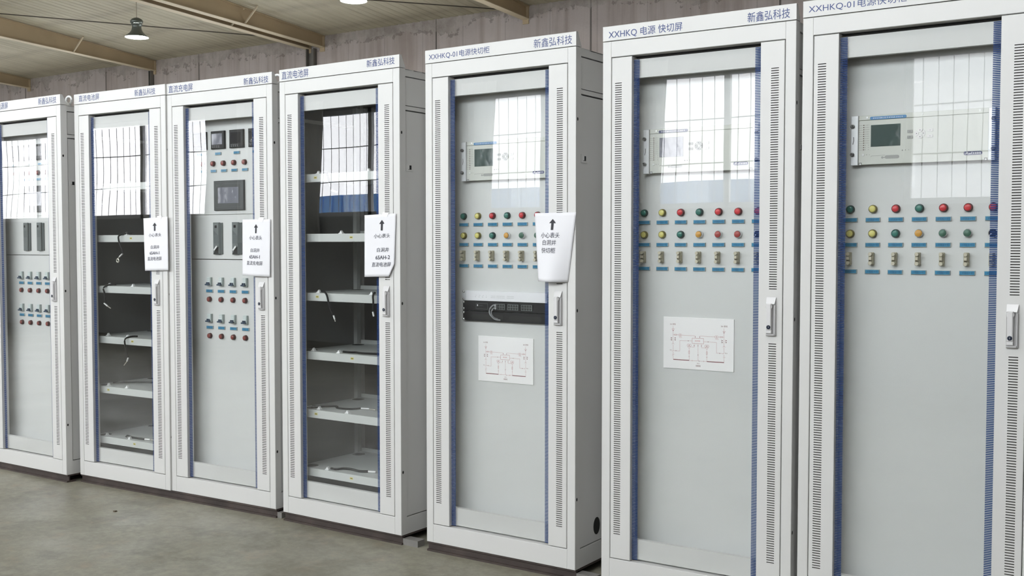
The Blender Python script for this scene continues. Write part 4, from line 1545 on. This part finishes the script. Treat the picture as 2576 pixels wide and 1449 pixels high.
tB = shell('battery_cabinet', 'B', 'grey battery cabinet with dark empty shelves, joined flush to the charger cabinet', 'cabinet',
           ('直流电池屏', .0460, .2338, 2.2140, 2.2510), 0, (RT, .545, .7203, 2.2095, 2.2470), .002)
battery(tB, {1: (.419,), 3: (.418,), 4: (.195,), 5: (.423,)}, {0: ((.391, .075), (.19, .09)), 1: ((.362, .075),), 2: ((.408, .08), (.19, .085)), 3: ((.353, .08), (.15, .1)), 4: ((.342, .08), (.16, .09)), 5: ((.358, .08), (.138, .09))})
tD = shell('battery_cabinet', 'D', 'grey battery cabinet standing alone, with dark shelves and a notice missing one corner', 'cabinet',
           ('直流电池屏', .0185, .2080, 2.2095, 2.2495), 0, (RT, .5960, .7720, 2.2170, 2.2520), .003)
battery(tD, {0: (.190,), 1: (.433,), 2: (.197,), 3: (.434,), 4: (.182,), 5: (.424,)},
        {0: ((.194, .08), (.53, .085)), 1: ((.348, .08),), 2: ((.190, .08), (.55, .08)), 3: ((.139, .09), (.327, .08)), 4: ((.177, .09), (.383, .08)), 5: ((.243, .08),)})


def cable(c_, pts, sleeve, tip, label, ring=False, r=.0050):
    """battery lead: pts are (x, y, z) in the cabinet, base of the thing at the first point"""
    o0 = Vector(pts[0])
    X, Y, rz = CAB[c_]
    b = MB().tube([Vector(p) - o0 for p in pts], r, 8)
    o = b.build('battery_cable', [CABLE])
    o.location = cabpt(c_, *pts[0])
    o.rotation_euler = (0, 0, rz)
    tag(o, label, 'cable', 'battery leads on the shelves')
    if sleeve:
        MB().tube([Vector(p) - o0 for p in sleeve], r * .88, 8, sub=1).build('sleeve', [SLEEVE], o, label='white sleeve')
    if tip:
        b = MB()
        a, e = Vector(tip[0]) - o0, Vector(tip[1]) - o0
        b.tube([a, e], .0028, 6, sub=1)
        if ring:
            b.tube([(e.x + .010 * math.cos(k * math.pi / 8), e.y, e.z - .009 + .010 * math.sin(k * math.pi / 8)) for k in range(17)], .0040, 6, sub=1)
        b.build('cable_lug', [LUG], o)
    return o


h = .044
cable('B', [(.235, .10, 1.740), (.211, .07, 1.738), (.186, h, 1.715), (.190, h, 1.681), (.184, h, 1.638), (.184, h, 1.616)], [(.184, h, 1.616), (.163, h, 1.604)], [(.163, h, 1.604), (.172, h, 1.597)],
      'black lead hanging from the topmost shelf of the joined battery cabinet')
cable('B', [(.385, .10, 1.440), (.362, .07, 1.440), (.336, h, 1.428), (.329, h, 1.406), (.343, h, 1.372), (.360, h, 1.346), (.364, h, 1.325)], [(.362, h, 1.322), (.335, h, 1.305)], [(.335, h, 1.305), (.320, h, 1.292)],
      'black lead with a ring lug hanging from second shelf of the joined battery cabinet', True)
cable('B', [(.230, .10, 1.140), (.207, .07, 1.139), (.186, h, 1.121), (.194, h, 1.092), (.199, h, 1.060), (.200, h, 1.034)], [(.190, h, 1.030), (.221, h, 1.014)], [(.221, h, 1.014), (.249, h, 1.002)],
      'black lead hanging from the third shelf of the joined battery cabinet')
cable('B', [(.415, .10, .841), (.395, .07, .841), (.373, h, .826), (.376, h, .780), (.386, h, .745), (.399, h, .722)], [(.399, h, .720), (.388, h, .698)], [(.388, h, .698), (.361, h, .673)],
      'black lead hanging from the fourth shelf of the joined battery cabinet')
cable('B', [(.105, .16, .5415), (.20, .25, .5415), (.33, .30, .5415), (.46, .22, .5415), (.475, .20, .5415)], None, None,
      'black lead lying along the fifth shelf of the joined battery cabinet', r=.0046)
cable('B', [(.315, .085, .242), (.322, .09, .250), (.345, .10, .243), (.382, .10, .2415), (.43, .10, .2415), (.464, .10, .2415)], [(.464, .10, .2415), (.50, .11, .2415)], [(.50, .11, .2405), (.53, .12, .239)],
      'thick black lead curled on the bottom shelf of the joined battery cabinet', r=.0058)
cable('D', [(.205, .09, 1.739), (.240, .07, 1.741), (.272, .055, 1.738), (.291, h, 1.718), (.300, h, 1.695), (.308, h, 1.668), (.317, h, 1.646)], [(.317, h, 1.646), (.353, h, 1.636)], None,
      'black lead hanging from the topmost shelf of the lone battery cabinet')
cable('D', [(.195, .09, 1.139), (.225, .075, 1.140), (.256, .055, 1.137), (.281, h, 1.119), (.293, h, 1.081), (.308, h, 1.045), (.322, h, 1.025)], [(.325, h, 1.024), (.333, h, 1.005)], [(.333, h, 1.005), (.337, h, .994)],
      'long black lead hanging from the third shelf of the lone battery cabinet')
cable('D', [(.56, .09, 1.1405), (.575, .065, 1.141), (.588, h, 1.125), (.590, h, 1.102), (.589, h, 1.057)], [(.587, h, 1.052), (.593, h, 1.030)], None,
      'short black lead hanging by the blue stripe on third shelf of lone battery cabinet')
cable('D', [(.335, .10, .8390), (.392, .10, .8390), (.413, .11, .8390), (.462, .10, .8390), (.566, .12, .8390), (.66, .12, .8390)], None, None,
      'black ribbed lead lying along the fourth shelf of the lone battery cabinet')
cable('D', [(.095, .12, .5405), (.135, .13, .5405), (.20, .19, .5405), (.24, .15, .5405), (.32, .16, .5405), (.35, .21, .5405)], [(.35, .21, .5405), (.40, .22, .5405)], [(.40, .22, .5395), (.44, .22, .539)],
      'black lead curved over the fifth shelf of the lone battery cabinet', r=.0046)
cable('D', [(.256, .09, .240), (.29, .09, .240), (.312, .12, .241), (.36, .13, .241), (.42, .12, .241), (.462, .14, .241)], [(.462, .14, .241), (.505, .15, .241)], None,
      'black lead lying on the bottom shelf of the lone battery cabinet', r=.0062)


# --- paper notices -----------------------------------------------------------
def notice(c_, corners, lines, arrow, label, bulge, ybase=-.006, cut=None, taped=True, curl=0.0):
    """corners TL, TR, BL, BR as (x, z) on the door plane; lines (text, u0, u1, v0, v1)"""
    (ax, az), (bx, bz), (cx, cz), (dx, dz) = corners
    ox, oz = (ax + bx + cx + dx) / 4, (az + bz + cz + dz) / 4
    X, Y, rz = CAB[c_]

    def S(u, v, off=0.0):
        if cut and v > .80:
            u = u * (1 - cut * (v - .80) / .20)
        x = (ax * (1 - u) + bx * u) * (1 - v) + (cx * (1 - u) + dx * u) * v
        z = (az * (1 - u) + bz * u) * (1 - v) + (cz * (1 - u) + dz * u) * v
        yy = ybase - bulge * math.sin(math.pi * min(1, u * 1.02)) * v - curl * v * (u - .35) ** 2 - .004 * v + off
        return (x - ox, yy - ybase, z - oz)
    n = 20
    b = MB()
    vs = [S(i / n, j / n) for j in range(n + 1) for i in range(n + 1)]
    fs = []
    for j in range(n):
        for i in range(n):
            q = j * (n + 1) + i
            fs.append((q, q + n + 1, q + n + 2, q + 1))
    b.add(vs, fs, 0, True)
    o = b.build('paper_notice', [PAPER])
    sm = o.modifiers.new('thickness', 'SOLIDIFY')
    sm.thickness = .0006
    o.location = cabpt(c_, ox, ybase, oz)
    o.rotation_euler = (0, 0, rz)
    tag(o, label, 'notice', 'paper notices taped to the doors')
    fn = lambda u, v: S(u, v, -.0014)
    for s, u0, u1, v0, v1, bold in lines:
        MB().text(s, u0, u1, v1, v0, 0, 0, bold, fn).build('lettering', [INK2], o, label='printed black characters')
    if arrow:
        u, v0, v1, w = arrow
        k = v0 + (v1 - v0) * .38
        b = MB()
        b.add([S(*p, -.0014) for p in ((u, v0), (u - w, k), (u + w, k))], [(0, 1, 2)])
        b.add([S(*p, -.0014) for p in ((u - w * .36, k), (u - w * .36, v1), (u + w * .36, v1), (u + w * .36, k))], [(0, 1, 2, 3)])
        b.build('arrow', [BLACKINK], o, label='black upward arrow')
    if taped:
        b = MB()
        b.add([S(.60, -.03, -.0012), S(.78, -.02, -.0012), S(.72, .05, -.0016), S(.55, .03, -.0016)], [(3, 2, 1, 0)])
        b.build('tape', [TAPE], o)


INK2 = mat('grey_black_print', (0.05, 0.05, 0.075), 0.6)
notice('B', ((.6123, 1.5230), (.8140, 1.5300), (.6250, 1.2288), (.8200, 1.2335)),
       [('小心表头', .22, .74, .295, .362, 0), ('白洞井', .30, .66, .522, .590, 0), ('65AH-1', .25, .66, .638, .695, .012), ('直流电池屏', .15, .75, .737, .810, 0)], (.475, .095, .250, .085),
       'white paper notice reading 65AH-1 taped to the joined battery cabinet', .006)
notice('C', ((.5850, 1.5076), (.7862, 1.5067), (.5838, 1.2145), (.7833, 1.2100)),
       [('小心表头', .265, .72, .285, .360, 0), ('白洞井', .33, .65, .510, .580, 0), ('65AH-1', .29, .66, .630, .690, .012), ('直流充电屏', .19, .76, .732, .808, 0)], (.50, .085, .245, .07),
       'white paper notice reading 65AH-1 taped to the charger cabinet', .010)
notice('D', ((.5826, 1.5168), (.7807, 1.5227), (.5839, 1.2221), (.7690, 1.2270)),
       [('小心表头', .32, .84, .310, .380, 0), ('白洞井', .43, .82, .535, .605, 0), ('65AH-2', .39, .86, .660, .722, .012), ('直流电池屏', .27, .90, .767, .840, 0)], (.57, .090, .260, .085),
       'white paper notice with a missing lower corner taped to the lone battery cabinet', .004, cut=.16)
notice('E', ((.6002, 1.5114), (.8056, 1.5118), (.6188, 1.2210), (.7647, 1.2193)),
       [('小心表头', .165, .67, .285, .365, 0), ('白洞井', .215, .60, .393, .470, 0), ('快切柜', .185, .60, .505, .585, 0)], (.46, .09, .250, .085),
       'large white paper notice curling inward, taped to the cabinet with the network switch', .030, taped=False, curl=-.02)

# --- channel steel under the cabinets ----------------------------------------
GAPS = [('A', -5.6, -4.15, 'dark brown steel channel under the power cabinet beyond the joined pair'),
        ('B', -4.12, -2.46, 'dark brown steel channel under the joined battery and charger cabinets'),
        ('D', -2.44, -1.60, 'dark brown steel channel under the lone battery cabinet'),
        ('E', -1.47, -.66, 'dark brown steel channel under the cabinet with the network switch'),
        ('F', -.53, .25, 'dark brown steel channel under the cabinet without a paper notice'),
        ('G', .29, 1.1, 'dark brown steel channel under the cabinet at the end of the row')]
for c_, x0, x1, lb in GAPS:
    if c_ == 'A':
        x0, y0, rz = CAB['A'][0], CAB['A'][1], CAB['A'][2]
        L_ = .80
    elif c_ == 'B':
        x0, y0, rz, L_ = CAB['B'][0], CAB['B'][1], .0278, 1.605
    else:
        x0, y0, rz = CAB[c_]
        L_ = .80
    b = MB()
    hh = Z0
    b.box(0, L_, .006, .56, hh - .009, hh, 0)
    b.box(0, L_, .014, .022, .009, hh - .009, 0)
    b.box(0, L_, .002, .062, 0, .009, 0)
    b.box(0, L_, .552, .56, 0, hh - .009, 0)
    if c_ in 'BDE':
        b.box(L_, L_ + (.03 if c_ == 'B' else .09), .012, .062, 0, .030, 1)
    o = b.build('steel_channel', [CHANNEL, CHANEND])
    o.location = (x0, y0, 0)
    o.rotation_euler = (0, 0, rz)
    tag(o, lb, 'steel channel', 'steel channels under the cabinets')

b = MB()
b.add([(-.012, -.006, .0), (.010, -.010, .0), (.014, .004, .0), (-.006, .010, .0), (-.010, -.005, .004), (.009, -.008, .007), (.011, .003, .006), (-.006, .008, .003)],
      [(0, 1, 5, 4), (1, 2, 6, 5), (2, 3, 7, 6), (3, 0, 4, 7), (4, 5, 6, 7), (3, 2, 1, 0)])
o = b.build('wood_chip', [CHIP])
o.location = (-3.309, -.334, 0)
tag(o, 'small dark chip lying on the bare concrete floor before the joined cabinets', 'debris')
